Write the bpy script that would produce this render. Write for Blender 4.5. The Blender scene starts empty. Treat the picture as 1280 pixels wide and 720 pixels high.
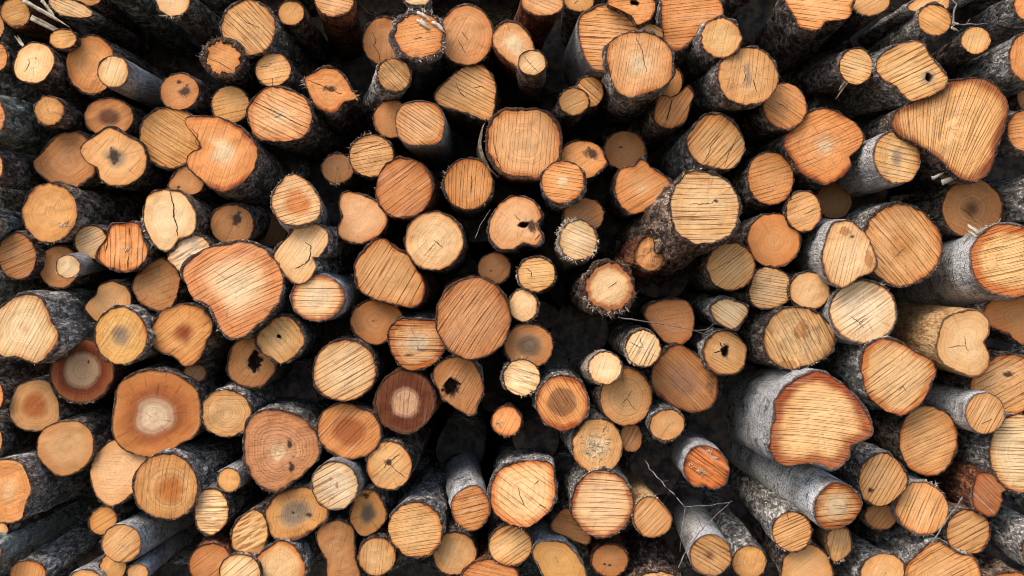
import bpy, math, random
import numpy as np
from mathutils import Vector, Matrix

random.seed(7)
rng = np.random.default_rng(11)
C = bpy.context.scene.collection
SC = bpy.context.scene
W_PX, H_PX = 1280.0, 720.0
FOV = 48.0
F = (W_PX / 2) / math.tan(math.radians(FOV / 2))     # focal length in photo pixels
D = 2.87                                            # distance camera - front of the stack (m)
VP = (640.0, 345.0)                                 # where the logs run to
ZK = .56
N = 96                                              # points round a log

def lin(c):
    out = []
    for v in c:
        v = v / 255.0
        out.append(v / 12.92 if v <= 0.04045 else ((v + 0.055) / 1.055) ** 2.4)
    return out

# ------------------------------------------------------------------ noise
def _hash(ix, iy, iz):
    h = (ix.astype(np.int64) * 374761393 + iy.astype(np.int64) * 668265263 + iz.astype(np.int64) * 2147483647) & 0xFFFFFFFF
    h = ((h ^ (h >> 13)) * 1274126177) & 0xFFFFFFFF
    h = ((h ^ (h >> 16)) * 2246822519) & 0xFFFFFFFF
    return ((h ^ (h >> 15)) & 0xFFFF) / 65535.0 * 2 - 1

def vnoise(x, y, z):
    x, y, z = np.broadcast_arrays(np.asarray(x, float), np.asarray(y, float), np.asarray(z, float))
    ix, iy, iz = np.floor(x), np.floor(y), np.floor(z)
    fx, fy, fz = x - ix, y - iy, z - iz
    fx, fy, fz = [t * t * (3 - 2 * t) for t in (fx, fy, fz)]
    r = 0
    for dx in (0, 1):
        for dy in (0, 1):
            for dz in (0, 1):
                w = (fx if dx else 1 - fx) * (fy if dy else 1 - fy) * (fz if dz else 1 - fz)
                r = r + w * _hash(ix + dx, iy + dy, iz + dz)
    return r

def fbm(x, y, z, o=3):
    r, a = 0, 1.0
    for i in range(o):
        r = r + a * vnoise(x * 2 ** i + 17.3 * i, y * 2 ** i + 5.1 * i, z * 2 ** i + 9.7 * i)
        a *= .5
    return r

# ------------------------------------------------------------------ nodes
class NT:
    def __init__(s, mat):
        mat.use_nodes = True
        s.t = mat.node_tree
        s.t.nodes.clear()
        s.out = s.t.nodes.new('ShaderNodeOutputMaterial')
        s.b = s.t.nodes.new('ShaderNodeBsdfPrincipled')
        s.t.links.new(s.b.outputs[0], s.out.inputs[0])
    def put(s, sock, v):
        if hasattr(v, 'node'):
            s.t.links.new(v, sock)
        elif v is not None:
            sock.default_value = v
    def math(s, op, a, b=None, c=None, clamp=False):
        n = s.t.nodes.new('ShaderNodeMath'); n.operation = op; n.use_clamp = clamp
        s.put(n.inputs[0], a)
        if b is not None: s.put(n.inputs[1], b)
        if c is not None: s.put(n.inputs[2], c)
        return n.outputs[0]
    def mix(s, f, a, b, mode='MIX'):
        n = s.t.nodes.new('ShaderNodeMix'); n.data_type = 'RGBA'; n.blend_type = mode
        s.put(n.inputs['Factor'], f)
        for k, v in ((6, a), (7, b)):
            if isinstance(v, (tuple, list)): v = (*v[:3], 1)
            s.put(n.inputs[k], v)
        return n.outputs[2]
    def step(s, v, lo, hi, a=0.0, b=1.0):
        n = s.t.nodes.new('ShaderNodeMapRange'); n.interpolation_type = 'SMOOTHSTEP'
        s.put(n.inputs[0], v); s.put(n.inputs[1], lo); s.put(n.inputs[2], hi)
        n.inputs[3].default_value = a; n.inputs[4].default_value = b
        return n.outputs[0]
    def noise(s, vec, scale, detail=2, rough=.5, dist=0.0, dim='3D', w=None):
        n = s.t.nodes.new('ShaderNodeTexNoise'); n.noise_dimensions = dim
        if vec is not None: s.put(n.inputs['Vector'], vec)
        if w is not None: s.put(n.inputs['W'], w)
        n.inputs['Scale'].default_value = scale; n.inputs['Detail'].default_value = detail
        n.inputs['Roughness'].default_value = rough; n.inputs['Distortion'].default_value = dist
        return n.outputs[0]
    def vor(s, vec, scale, feature='F1'):
        n = s.t.nodes.new('ShaderNodeTexVoronoi'); n.feature = feature
        s.put(n.inputs['Vector'], vec); n.inputs['Scale'].default_value = scale
        return n.outputs['Distance']
    def attr(s, name, kind='OBJECT', out='Fac'):
        n = s.t.nodes.new('ShaderNodeAttribute'); n.attribute_type = kind; n.attribute_name = name
        return n.outputs[out]
    def comb(s, x, y, z):
        n = s.t.nodes.new('ShaderNodeCombineXYZ')
        for k, v in enumerate((x, y, z)): s.put(n.inputs[k], v)
        return n.outputs[0]
    def sep(s, v):
        n = s.t.nodes.new('ShaderNodeSeparateXYZ'); s.put(n.inputs[0], v)
        return n.outputs
    def bump(s, h, dist, strength=1.0, nrm=None):
        n = s.t.nodes.new('ShaderNodeBump'); s.put(n.inputs['Height'], h)
        n.inputs['Distance'].default_value = dist; n.inputs['Strength'].default_value = strength
        if nrm is not None: s.put(n.inputs['Normal'], nrm)
        return n.outputs[0]
    def objco(s):
        return s.t.nodes.new('ShaderNodeTexCoord').outputs['Object']
    def fin(s, col, rough, nrm=None, spec=.25):
        s.put(s.b.inputs['Base Color'], col if hasattr(col, 'node') else (*col[:3], 1))
        s.put(s.b.inputs['Roughness'], rough)
        s.b.inputs['Specular IOR Level'].default_value = spec
        if nrm is not None: s.put(s.b.inputs['Normal'], nrm)

def make_cut_wood():
    m = bpy.data.materials.new('cut_wood'); n = NT(m)
    co = n.sep(n.objco())
    u, v = co[0], co[2]                                   # metres on the cut, from the pith
    seed = n.attr('seed')
    e = n.attr('edge', 'GEOMETRY')                        # 0 at the pith, 1 at the bark
    mk = n.t.nodes.new('ShaderNodeAttribute'); mk.attribute_type = 'GEOMETRY'; mk.attribute_name = 'marks'
    mks = n.t.nodes.new('ShaderNodeSeparateColor'); n.put(mks.inputs[0], mk.outputs['Color'])
    p = n.comb(u, seed, v)
    nlow = n.noise(p, 16, 3, .55)
    nmid = n.noise(p, 60, 3, .6)
    nfine = n.noise(p, 420, 2, .6)
    ew = n.math('ADD', e, n.math('MULTIPLY', n.math('SUBTRACT', nlow, .5), .30))
    ew = n.math('ADD', ew, n.math('MULTIPLY', n.math('SUBTRACT', nmid, .5), .07))
    base = n.attr('base', out='Vector')
    warm = n.mix(1.0, base, (.86, .70, .52), 'MULTIPLY')
    pale = n.mix(1.0, base, (1.10, 1.12, 1.14), 'MULTIPLY')
    c = n.mix(n.step(nlow, .42, .68), pale, base)
    c = n.mix(n.math('MULTIPLY', n.step(n.noise(n.comb(u, n.math('ADD', seed, 31.0), v), 22, 3, .6), .50, .74), .5), c, warm)
    c = n.mix(n.math('MULTIPLY', n.step(ew, .05, .9, 1, 0), .75), c, n.mix(1.0, base, (1.14, 1.20, 1.28), 'MULTIPLY'))
    ec = n.math('ADD', n.math('ADD', e, n.math('MULTIPLY', n.math('SUBTRACT', nlow, .5), .16)), n.math('MULTIPLY', n.math('SUBTRACT', nmid, .5), .05))
    c = n.mix(n.math('MULTIPLY', n.step(ew, .45, 1.0), .6), c, n.mix(1.0, base, (.95, .78, .56), 'MULTIPLY'))
    hl = n.attr('halo')
    cr = n.attr('core_r')
    rr1 = n.noise(None, 1.0, 2, .6, dim='1D', w=n.math('ADD', n.math('MULTIPLY', e, 13.0), seed))
    ec = n.math('ADD', ec, n.math('MULTIPLY', n.math('MULTIPLY', n.math('SUBTRACT', rr1, .5), hl), .22))
    hw = n.math('MULTIPLY', n.step(n.math('SUBTRACT', ec, cr), 0.0, .52, 1, 0), hl)
    c = n.mix(hw, c, n.attr('halo_col', out='Vector'))
    soft = n.attr('core_soft')
    cm = n.math('SUBTRACT', 1.0, n.step(ec, n.math('SUBTRACT', cr, soft), n.math('ADD', cr, soft)))
    cm = n.math('MULTIPLY', cm, n.attr('core_a'))
    c = n.mix(cm, c, n.attr('core', out='Vector'))
    # stained rim
    rw = n.attr('rim_w')
    sect = n.noise(n.comb(n.math('MULTIPLY', u, 1.0), n.math('ADD', seed, 77.0), v), 11, 2, .5)
    rm = n.step(ew, n.math('SUBTRACT', 1.0, rw), n.math('ADD', n.math('SUBTRACT', 1.0, n.math('MULTIPLY', rw, .25)), .0))
    rm = n.math('MULTIPLY', rm, n.math('MAXIMUM', n.step(sect, .36, .62, .15, 1), n.attr('rim_f')))
    c = n.mix(n.math('MULTIPLY', rm, .9), c, n.attr('rimc', out='Vector'))
    # growth rings
    er = n.math('ADD', n.math('MULTIPLY', e, 1.0), n.math('MULTIPLY', n.math('SUBTRACT', nlow, .5), .10))
    r1 = n.noise(None, 1.0, 2, .6, dim='1D', w=n.math('ADD', n.math('MULTIPLY', er, 15.0), n.math('MULTIPLY', seed, 3.1)))
    rg = n.math('MULTIPLY', n.step(r1, .46, .62), n.attr('rings'))
    c = n.mix(n.math('MULTIPLY', rg, .6), c, n.mix(1.0, c, (.62, .42, .28), 'MULTIPLY'))
    # fine drying checks running out from the pith
    rl = n.math('SQRT', n.math('ADD', n.math('ADD', n.math('MULTIPLY', u, u), n.math('MULTIPLY', v, v)), 1e-6))
    rays = n.noise(n.comb(n.math('MULTIPLY', n.math('DIVIDE', u, rl), 9.0), n.math('ADD', n.math('MULTIPLY', rl, 14.0), seed), n.math('MULTIPLY', n.math('DIVIDE', v, rl), 9.0)), 1.0, 3, .65)
    c = n.mix(n.math('MULTIPLY', n.step(rays, .58, .68), n.attr('rays')), c, n.mix(1.0, c, (.50, .36, .25), 'MULTIPLY'))
    # saw kerfs: long, slightly bowed, uneven parallel grooves
    a = n.attr('saw_a')
    ca, sa = n.math('COSINE', a), n.math('SINE', a)
    sL = n.math('ADD', n.math('MULTIPLY', u, ca), n.math('MULTIPLY', v, sa))
    tL = n.math('SUBTRACT', n.math('MULTIPLY', v, ca), n.math('MULTIPLY', u, sa))
    tL = n.math('ADD', tL, n.math('MULTIPLY', n.math('MULTIPLY', sL, sL), n.attr('bow')))
    fan = n.attr('fan')                                   # flare of the kerfs
    tL = n.math('DIVIDE', tL, n.math('ADD', 1.0, n.math('MULTIPLY', sL, fan)))
    lines = n.noise(n.comb(n.math('MULTIPLY', tL, n.attr('saw_f')), n.math('ADD', n.math('MULTIPLY', sL, 5.0), seed), seed), 1.0, 2, .55)
    ph = n.math('ADD', n.math('MULTIPLY', tL, n.math('MULTIPLY', n.attr('saw_f'), .82)), n.math('MULTIPLY', n.noise(n.comb(n.math('MULTIPLY', tL, 60.0), n.math('MULTIPLY', sL, 1.6), seed), 1.0, 2, .6), 2.4))
    tri = n.math('ABSOLUTE', n.math('SUBTRACT', n.math('FRACT', ph), .5))
    own = n.noise(n.comb(n.math('MULTIPLY', ph, .9), n.math('ADD', n.math('MULTIPLY', sL, 14.0), seed), seed), 1.0, 2, .6)
    wid = n.step(own, .34, .72, .02, .12)
    comb_ = n.math('MULTIPLY', n.step(tri, n.math('MULTIPLY', wid, .35), n.math('ADD', wid, .05), 1, 0), n.step(own, .32, .50))
    thin = n.noise(n.comb(n.math('MULTIPLY', tL, n.math('MULTIPLY', n.attr('saw_f'), 2.7)), n.math('ADD', n.math('MULTIPLY', sL, 9.0), seed), seed), 1.0, 2, .5)
    ramp = n.math('MAXIMUM', n.math('MULTIPLY', n.step(lines, .60, .70), .45), comb_)
    ramp2 = n.step(thin, .53, .70)
    fade = n.step(n.noise(n.comb(u, n.math('ADD', seed, 13.0), v), 14, 2, .5),   .28, .52, .5, 1)
    ss = n.attr('saw')
    sect2 = n.noise(n.comb(u, n.math('ADD', seed, 51.0), v), 20, 2, .5)
    groove = n.math('MULTIPLY', n.math('MULTIPLY', ramp, fade), ss)
    groove2 = n.math('MULTIPLY', n.math('MULTIPLY', ramp2, fade), n.math('MULTIPLY', ss, .45))
    c = n.mix(groove2, c, n.mix(1.0, c, (.66, .50, .36), 'MULTIPLY'))
    c = n.mix(n.math('MULTIPLY', groove, n.step(sect2, .3, .6, .5, 1.0)), c, n.mix(1.0, c, (.37, .25, .16), 'MULTIPLY'))
    # torn pale ridges between the grooves
    c = n.mix(n.math('MULTIPLY', n.math('MULTIPLY', n.step(lines, .30, .43, 1, 0), ss), .45), c, n.mix(.6, c, (.78, .64, .46)))
    # fibre grain + fine grit
    c = n.mix(.55, c, n.mix(1.0, c, n.mix(nfine, (.66, .60, .54), (1.22, 1.20, 1.16)), 'MULTIPLY'))
    c = n.mix(.5, c, n.mix(1.0, c, n.mix(nmid, (.84, .79, .74), (1.18, 1.18, 1.18)), 'MULTIPLY'))
    # orange patches, grey stain, rot
    c = n.mix(n.math('MULTIPLY', n.step(n.math('ADD', mks.outputs[1], n.math('MULTIPLY', n.math('SUBTRACT', nmid, .5), .5)), .3, .62), .8), c, (.42, .17, .05))
    c = n.mix(n.math('MULTIPLY', n.step(n.math('ADD', mks.outputs[2], n.math('MULTIPLY', n.math('SUBTRACT', nmid, .5), .6)), .2, .9), .7), c, (.22, .17, .13))
    c = n.mix(n.math('MULTIPLY', n.step(n.math('ADD', mks.outputs[0], n.math('MULTIPLY', n.math('SUBTRACT', nmid, .5), 1.1)), .12, .85), .94), c, (.04, .022, .014))
    # cambium line
    el = n.math('ADD', e, n.math('MULTIPLY', n.math('SUBTRACT', nmid, .5), .06))
    c = n.mix(n.math('MULTIPLY', n.step(el, .955, .995), n.step(sect, .35, .6, .35, .85)), c, n.attr('cambium', out='Vector'))
    c = n.mix(1.0, c, (1.04, 1.01, 1.03), 'MULTIPLY')
    h = n.math('ADD', n.math('MULTIPLY', groove, -1.0), n.math('MULTIPLY', groove2, -.6))
    h = n.math('ADD', h, n.math('MULTIPLY', nfine, .35))
    h = n.math('ADD', h, n.math('MULTIPLY', nmid, .35))
    n.fin(c, .72, n.bump(h, .0028, 1.0), .2)
    return m

def make_bark():
    m = bpy.data.materials.new('bark'); n = NT(m)
    p = n.objco(); s = n.sep(p); seed = n.attr('seed')
    ax = n.comb(s[0], n.math('ADD', n.math('MULTIPLY', s[1], .28), seed), s[2])      # drawn out along the trunk
    rd = n.comb(s[0], n.math('ADD', n.math('MULTIPLY', s[1], 3.0), seed), s[2])      # drawn out round the trunk
    fv = n.noise(n.comb(s[0], n.math('ADD', n.math('MULTIPLY', s[1], .30), seed), s[2]), 75, 3, .6, .6)
    furrow = n.math('ABSOLUTE', n.math('SUBTRACT', fv, .5))
    wv = n.math('MULTIPLY', n.math('SUBTRACT', n.noise(p, 34, 3, .6), .5), .035)
    vn = n.t.nodes.new('ShaderNodeTexVoronoi'); n.put(vn.inputs['Vector'], n.comb(n.math('ADD', s[0], wv), n.math('ADD', n.math('ADD', n.math('MULTIPLY', s[1], .42), wv), seed), n.math('SUBTRACT', s[2], wv))); vn.inputs['Scale'].default_value = 95
    vcs = n.t.nodes.new('ShaderNodeSeparateColor'); n.put(vcs.inputs[0], vn.outputs['Color']); cell = vcs.outputs[0]; plate = vn.outputs['Distance']
    speck = n.noise(n.comb(s[0], n.math('ADD', n.math('MULTIPLY', s[1], .8), seed), s[2]), 230, 3, .7)
    big = n.noise(ax, 22, 4, .6); fine = n.noise(ax, 150, 3, .65); blotch = n.noise(n.comb(s[0], n.math('ADD', s[1], seed), s[2]), 11, 3, .55)
    dark = n.attr('b_dark', out='Vector'); light = n.attr('b_light', out='Vector')
    k = n.math('ADD', n.math('MULTIPLY', big, .55), n.math('MULTIPLY', fine, .5))
    k = n.math('ADD', k, n.math('MULTIPLY', n.math('SUBTRACT', cell, .5), n.math('MULTIPLY', n.attr('b_fur'), .32)))
    c = n.mix(n.step(k, .42, .66), dark, light)
    fr = n.math('MULTIPLY', n.step(furrow, .0, .07, 1, 0), n.attr('b_fur'))
    c = n.mix(n.math('MULTIPLY', fr, .8), c, n.mix(1.0, dark, (.3, .28, .28), 'MULTIPLY'))
    # papery pale skin with dark lenticels
    sk = n.attr('b_skin')
    skm = n.math('MULTIPLY', n.step(blotch, .30, .50), sk)
    c = n.mix(skm, c, n.mix(fine, (.42, .41, .40), (.88, .86, .83)))
    len_ = n.step(n.noise(rd, 34, 2, .5), .60, .68)
    c = n.mix(n.math('MULTIPLY', n.math('MULTIPLY', len_, sk), .8), c, (.05, .04, .036))
    c = n.mix(n.math('MULTIPLY', n.step(speck, .49, .60), n.math('ADD', .25, n.math('MULTIPLY', sk, .5))), c, n.mix(1.0, dark, (.42, .42, .44), 'MULTIPLY'))
    # lichen / moss
    li = n.attr('b_lich')
    lm = n.math('MULTIPLY', n.step(n.noise(n.comb(s[0], n.math('ADD', s[1], seed), s[2]), 38, 4, .65), .50, .60), li)
    c = n.mix(lm, c, n.mix(fine, (.30, .34, .28), (.72, .78, .70)))
    c = n.mix(n.math('MULTIPLY', n.attr('lip', 'GEOMETRY'), .85), c, n.mix(fine, (.03, .015, .01), (.16, .08, .045)))
    h = n.math('ADD', n.math('MULTIPLY', big, 1.0), n.math('MULTIPLY', fine, .6))
    h = n.math('SUBTRACT', h, n.math('MULTIPLY', fr, 1.0))
    h = n.math('ADD', h, n.math('MULTIPLY', lm, .6))
    h = n.math('SUBTRACT', h, n.math('MULTIPLY', n.math('MULTIPLY', plate, n.attr('b_fur')), .9))
    h = n.math('ADD', h, n.math('MULTIPLY', n.math('MULTIPLY', cell, n.attr('b_fur')), .5))
    n.fin(c, .88, n.bump(h, .009, 1.0), .15)
    return m

def simple(name, dark, light, scale, rough=.85, bumpd=.001, stretch=(1, 1, 1)):
    m = bpy.data.materials.new(name); n = NT(m)
    s = n.sep(n.objco())
    p = n.comb(*[n.math('MULTIPLY', s[i], stretch[i]) for i in range(3)])
    k = n.noise(p, scale, 4, .6)
    n.fin(n.mix(n.step(k, .3, .7), dark, light), rough, n.bump(k, bumpd, .8), .15)
    return m

M_CUT = make_cut_wood()
M_BARK = make_bark()
M_CRACK = simple('crack_shade', (.018, .011, .008), (.05, .03, .018), 200)  # dark colour stands in for the shade down in a crack
M_FIBRE = simple('pale_fibre', (.34, .24, .15), (.66, .55, .42), 90)
M_FIBREB = simple('bark_fibre', (.10, .065, .045), (.30, .22, .16), 90)
M_FLAKE = simple('torn_flake', (.40, .30, .22), (.76, .68, .58), 60, .8, .002)
M_TWIG = simple('twig_bark', (.10, .075, .06), (.30, .25, .22), 120)
M_GROUND = simple('forest_soil', (.035, .026, .018), (.11, .085, .06), 6, .95, .02)
M_DARKEND = simple('gap_dark_end', (.030, .030, .034), (.13, .095, .075), 42)  # log ends coloured dark, the gloom of the gaps put into the colour

# ------------------------------------------------------------------ palettes (wood colour; the dimmest looks also hold gap shade)
K = .92
def col(*c): return [x * K for x in lin(c)]
PAL = dict(pale=col(236, 204, 156), paleg=col(200, 160, 118), white=col(230, 200, 160), grey=col(150, 128, 102), greyd=col(120, 98, 76),
    dim=col(112, 72, 46), brown=col(150, 98, 58), heart=col(216, 138, 76), heartd=col(150, 76, 34), heart2=col(198, 122, 58), rust=col(168, 96, 46),
    peach=col(232, 182, 128), tan=col(214, 164, 108), ochre=col(204, 144, 82), cream=col(232, 200, 150), corep=col(205, 160, 120), pinkg=col(176, 126, 92),
    heartb=col(160, 108, 66))
ORIM = col(198, 112, 48); RRIM = col(160, 70, 26); DRIM = col(150, 92, 52); TRIM = col(206, 140, 80)
def L(base, rimc=ORIM, rim_w=.16, **k): return dict(base=base, rimc=rimc, rim_w=rim_w, **k)
LOOKS = {
 'ochre': L(col(216, 156, 88), DRIM, .12), 'ochre2': L(col(208, 140, 72), DRIM, .14), 'ochres': L(col(214, 156, 84), TRIM, .1, smooth=1),
 'tan': L(col(222, 166, 106), TRIM, .14), 'tan2': L(col(210, 158, 100), DRIM, .12), 'tan3': L(col(222, 164, 104), ORIM, .12),
 'cream': L(col(240, 198, 144), TRIM, .12), 'cream2': L(col(230, 182, 118), ORIM, .10), 'cream3': L(col(226, 174, 112), ORIM, .12),
 'creams': L(col(230, 188, 134), TRIM, .1, smooth=1), 'creamd': L(col(216, 168, 118), TRIM, .1), 'creamo': L(col(226, 166, 104), RRIM, .3),
 'orange': L(col(222, 148, 84), ORIM, .18), 'orange2': L(col(218, 152, 98), ORIM, .14), 'orange3': L(col(190, 116, 62), RRIM, .14),
 'orange3s': L(col(186, 116, 62), RRIM, .1, smooth=1), 'orangec': L(col(220, 146, 82), col(225, 185, 130), .16),
 'peach': L(col(232, 172, 116), ORIM, .18), 'peach2': L(col(232, 164, 100), ORIM, .12), 'peach3': L(col(218, 150, 98), RRIM, .18),
 'peachs': L(col(230, 174, 124), ORIM, .14, smooth=1), 'peachp': L(col(228, 184, 132), TRIM, .08),
 'vivid': L(col(224, 146, 82), RRIM, .16), 'vivid2': L(col(216, 140, 76), RRIM, .12), 'vivid3': L(col(214, 112, 44), RRIM, .2), 'vivids': L(col(206, 132, 72), RRIM, .08, smooth=1),
 'fan': L(col(234, 178, 114), col(150, 74, 34), .22), 'pale': L(col(240, 208, 158), TRIM, .1), 'pale2': L(col(242, 210, 158), TRIM, .16),
 'white': L(col(236, 206, 166), TRIM, .06), 'white2': L(col(242, 214, 172), TRIM, .06), 'yellow': L(col(226, 174, 98), ORIM, .1),
 'brown': L(col(186, 122, 72), DRIM, .1), 'brown2': L(col(184, 124, 74), DRIM, .1), 'brown3': L(col(182, 120, 70), DRIM, .1), 'brown4': L(col(172, 110, 66), RRIM, .12),
 'dim': L(col(128, 82, 52), DRIM, .1), 'dim2': L(col(156, 104, 66), DRIM, .1), 'dark': L(col(84, 52, 40), DRIM, .1), 'dark2': L(col(112, 76, 52), DRIM, .1),  # dim and dark: weathered brown, with shade of the deep gaps added
 'dull': L(col(184, 136, 84), col(176, 134, 92), .2), 'dull2': L(col(206, 154, 100), TRIM, .2),
 'streak': L(col(240, 190, 138), col(212, 130, 72), .6), 'stripe': L(col(238, 192, 132), col(222, 190, 146), .14, saw_f=105),
 'rimmed': L(col(236, 198, 146), RRIM, .3), 'rimmed2': L(col(236, 190, 132), col(206, 112, 46), .22), 'redrim': L(col(234, 190, 138), RRIM, .22),
 'burnt': L(col(236, 190, 124), col(190, 94, 34), .34), 'burnt2': L(col(240, 190, 128), col(150, 58, 22), .30),
 'ringed': L(col(176, 98, 46), DRIM, .2, halo=1., halo_col=col(112, 44, 24), core_soft=.11), 'bullseye': L(col(204, 132, 74), TRIM, .14, halo=1., halo_col=col(150, 72, 24), core_soft=.2),
 'darkring': L(col(110, 62, 34), col(120, 74, 44), .12, halo=.7, halo_col=col(96, 44, 24), core_soft=.12),
 'heartwood': L(col(220, 146, 80), RRIM, .2, core_soft=.06), 'ringtan': L(col(224, 174, 116), TRIM, .1), 'ringtan2': L(col(222, 166, 104), TRIM, .2),
 'rusty': L(col(226, 168, 110), col(196, 104, 44), .3, saw_f=85), 'mottle': L(col(196, 126, 68), DRIM, .14), 'pinkring': L(col(196, 134, 92), DRIM, .14),
 'rough': L(col(228, 184, 126), col(180, 120, 64), .14), 'redbrown': L(col(158, 84, 48), RRIM, .14),
}
# bark kinds: dark, light, displacement (m), furrow, skin, lichen, rim fraction
BARK = {
 'dk': (col(76, 68, 64), col(186, 166, 150), .0035, .7, 0., 0., .032), 'gr': (col(98, 90, 84), col(240, 228, 214), .0050, .8, .12, .12, .038),
 'sm': (col(104, 102, 102), col(188, 184, 180), .0010, .1, .15, .05, .03), 'wh': (col(84, 76, 72), col(214, 206, 198), .0028, .3, .8, 0., .032),
 'wb': (col(140, 128, 120), col(214, 206, 198), .0012, .05, 1., 0., .03), 'rd': (col(80, 48, 38), col(176, 112, 78), .0030, .4, 0., 0., .04),
 'sh': (col(72, 50, 40), col(204, 168, 140), .0100, .8, .08, 0., .07), 'li': (col(92, 92, 84), col(184, 184, 168), .0080, .5, 0., .9, .05),
 'lg': (col(110, 108, 98), col(214, 214, 198), .0060, .3, .2, 1., .05), 'pf': (col(150, 116, 84), col(222, 196, 160), .0040, .2, .3, 0., .06),
 'fl': (col(84, 70, 62), col(196, 180, 164), .0060, .6, .5, 0., .06), 'db': (col(150, 104, 62), col(222, 184, 132), .0015, .05, 0., 0., .03),
}

# ------------------------------------------------------------------ mesh helpers
def mesh_obj(name, verts, faces, mat, parent=None, smooth=True):
    me = bpy.data.meshes.new(name)
    me.from_pydata([tuple(v) for v in verts], [], [tuple(f) for f in faces])
    me.materials.append(mat)
    if smooth:
        me.polygons.foreach_set('use_smooth', [True] * len(me.polygons))
    me.update()
    o = bpy.data.objects.new(name, me); C.objects.link(o)
    if parent is not None: o.parent = parent
    return o

def tag(o, label, cat, group=None, kind=None):
    if label: o['label'] = label
    if cat: o['category'] = cat
    if group: o['group'] = group
    if kind: o['kind'] = kind

class Bits:
    """collects tapered fibres and flat flakes into one mesh"""
    def __init__(s): s.v, s.f = [], []
    def fibre(s, p, d, length, w, curl=0.5, seg=4, flat=1.0):
        d = Vector(d).normalized(); p = Vector(p)
        a = d.orthogonal().normalized(); b = d.cross(a)
        bend = (a * random.uniform(-1, 1) + b * random.uniform(-1, 1)) * curl
        i0 = len(s.v)
        for k in range(seg + 1):
            t = k / seg
            wk = w * (1 - .8 * t)
            for ang in (0, 2.1, 4.2):
                s.v.append(tuple(p + a * math.cos(ang) * wk + b * math.sin(ang) * wk * flat))
            d = (d + bend / seg + Vector((random.gauss(0, .1), random.gauss(0, .1), random.gauss(0, .1)))).normalized()
            p = p + d * (length / seg)
        for k in range(seg):
            for j in range(3):
                q = i0 + k * 3
                s.f.append((q + j, q + (j + 1) % 3, q + 3 + (j + 1) % 3, q + 3 + j))
        s.f.append((i0 + seg * 3, i0 + seg * 3 + 1, i0 + seg * 3 + 2)); s.f.append((i0, i0 + 2, i0 + 1))
    def slab(s, p, d, wdir, length, w, th, seg=5, bend=0.0):
        d = Vector(d).normalized(); wdir = Vector(wdir); wdir = (wdir - d * wdir.dot(d)).normalized(); nn = d.cross(wdir)
        p = Vector(p); i0 = len(s.v)
        for k in range(seg + 1):
            t = k / seg
            wk = w * min(1, (1.04 - t) * 2.2) * random.uniform(.82, 1.1) * .5
            j1, j2 = random.gauss(0, w * .08), random.gauss(0, w * .08)
            for sw, sn in ((-1, -1), (1, -1), (1, 1), (-1, 1)):
                s.v.append(tuple(p + wdir * (wk * sw + (j1 if sw > 0 else j2)) + nn * sn * th * .5))
            dd = (d + nn * bend * (t - .3)).normalized()
            p = p + dd * length / seg
        for k in range(seg):
            q = i0 + 4 * k
            for j in range(4):
                s.f.append((q + j, q + (j + 1) % 4, q + 4 + (j + 1) % 4, q + 4 + j))
        q = i0 + 4 * seg
        s.f.append((i0 + 3, i0 + 2, i0 + 1, i0)); s.f.append((q, q + 1, q + 2, q + 3))
    def build(s, name, mat, parent):
        if s.v: return mesh_obj(name, s.v, s.f, mat, parent, True)

def tile_fn(tile):
    if tile == 'g': return lambda x, y: (x, y), 1.0
    r, c = int(tile[0]), int(tile[1])
    return (lambda x, y: (c * 320 + x / 4.0, r * 180 + y / 4.0)), .25

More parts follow.
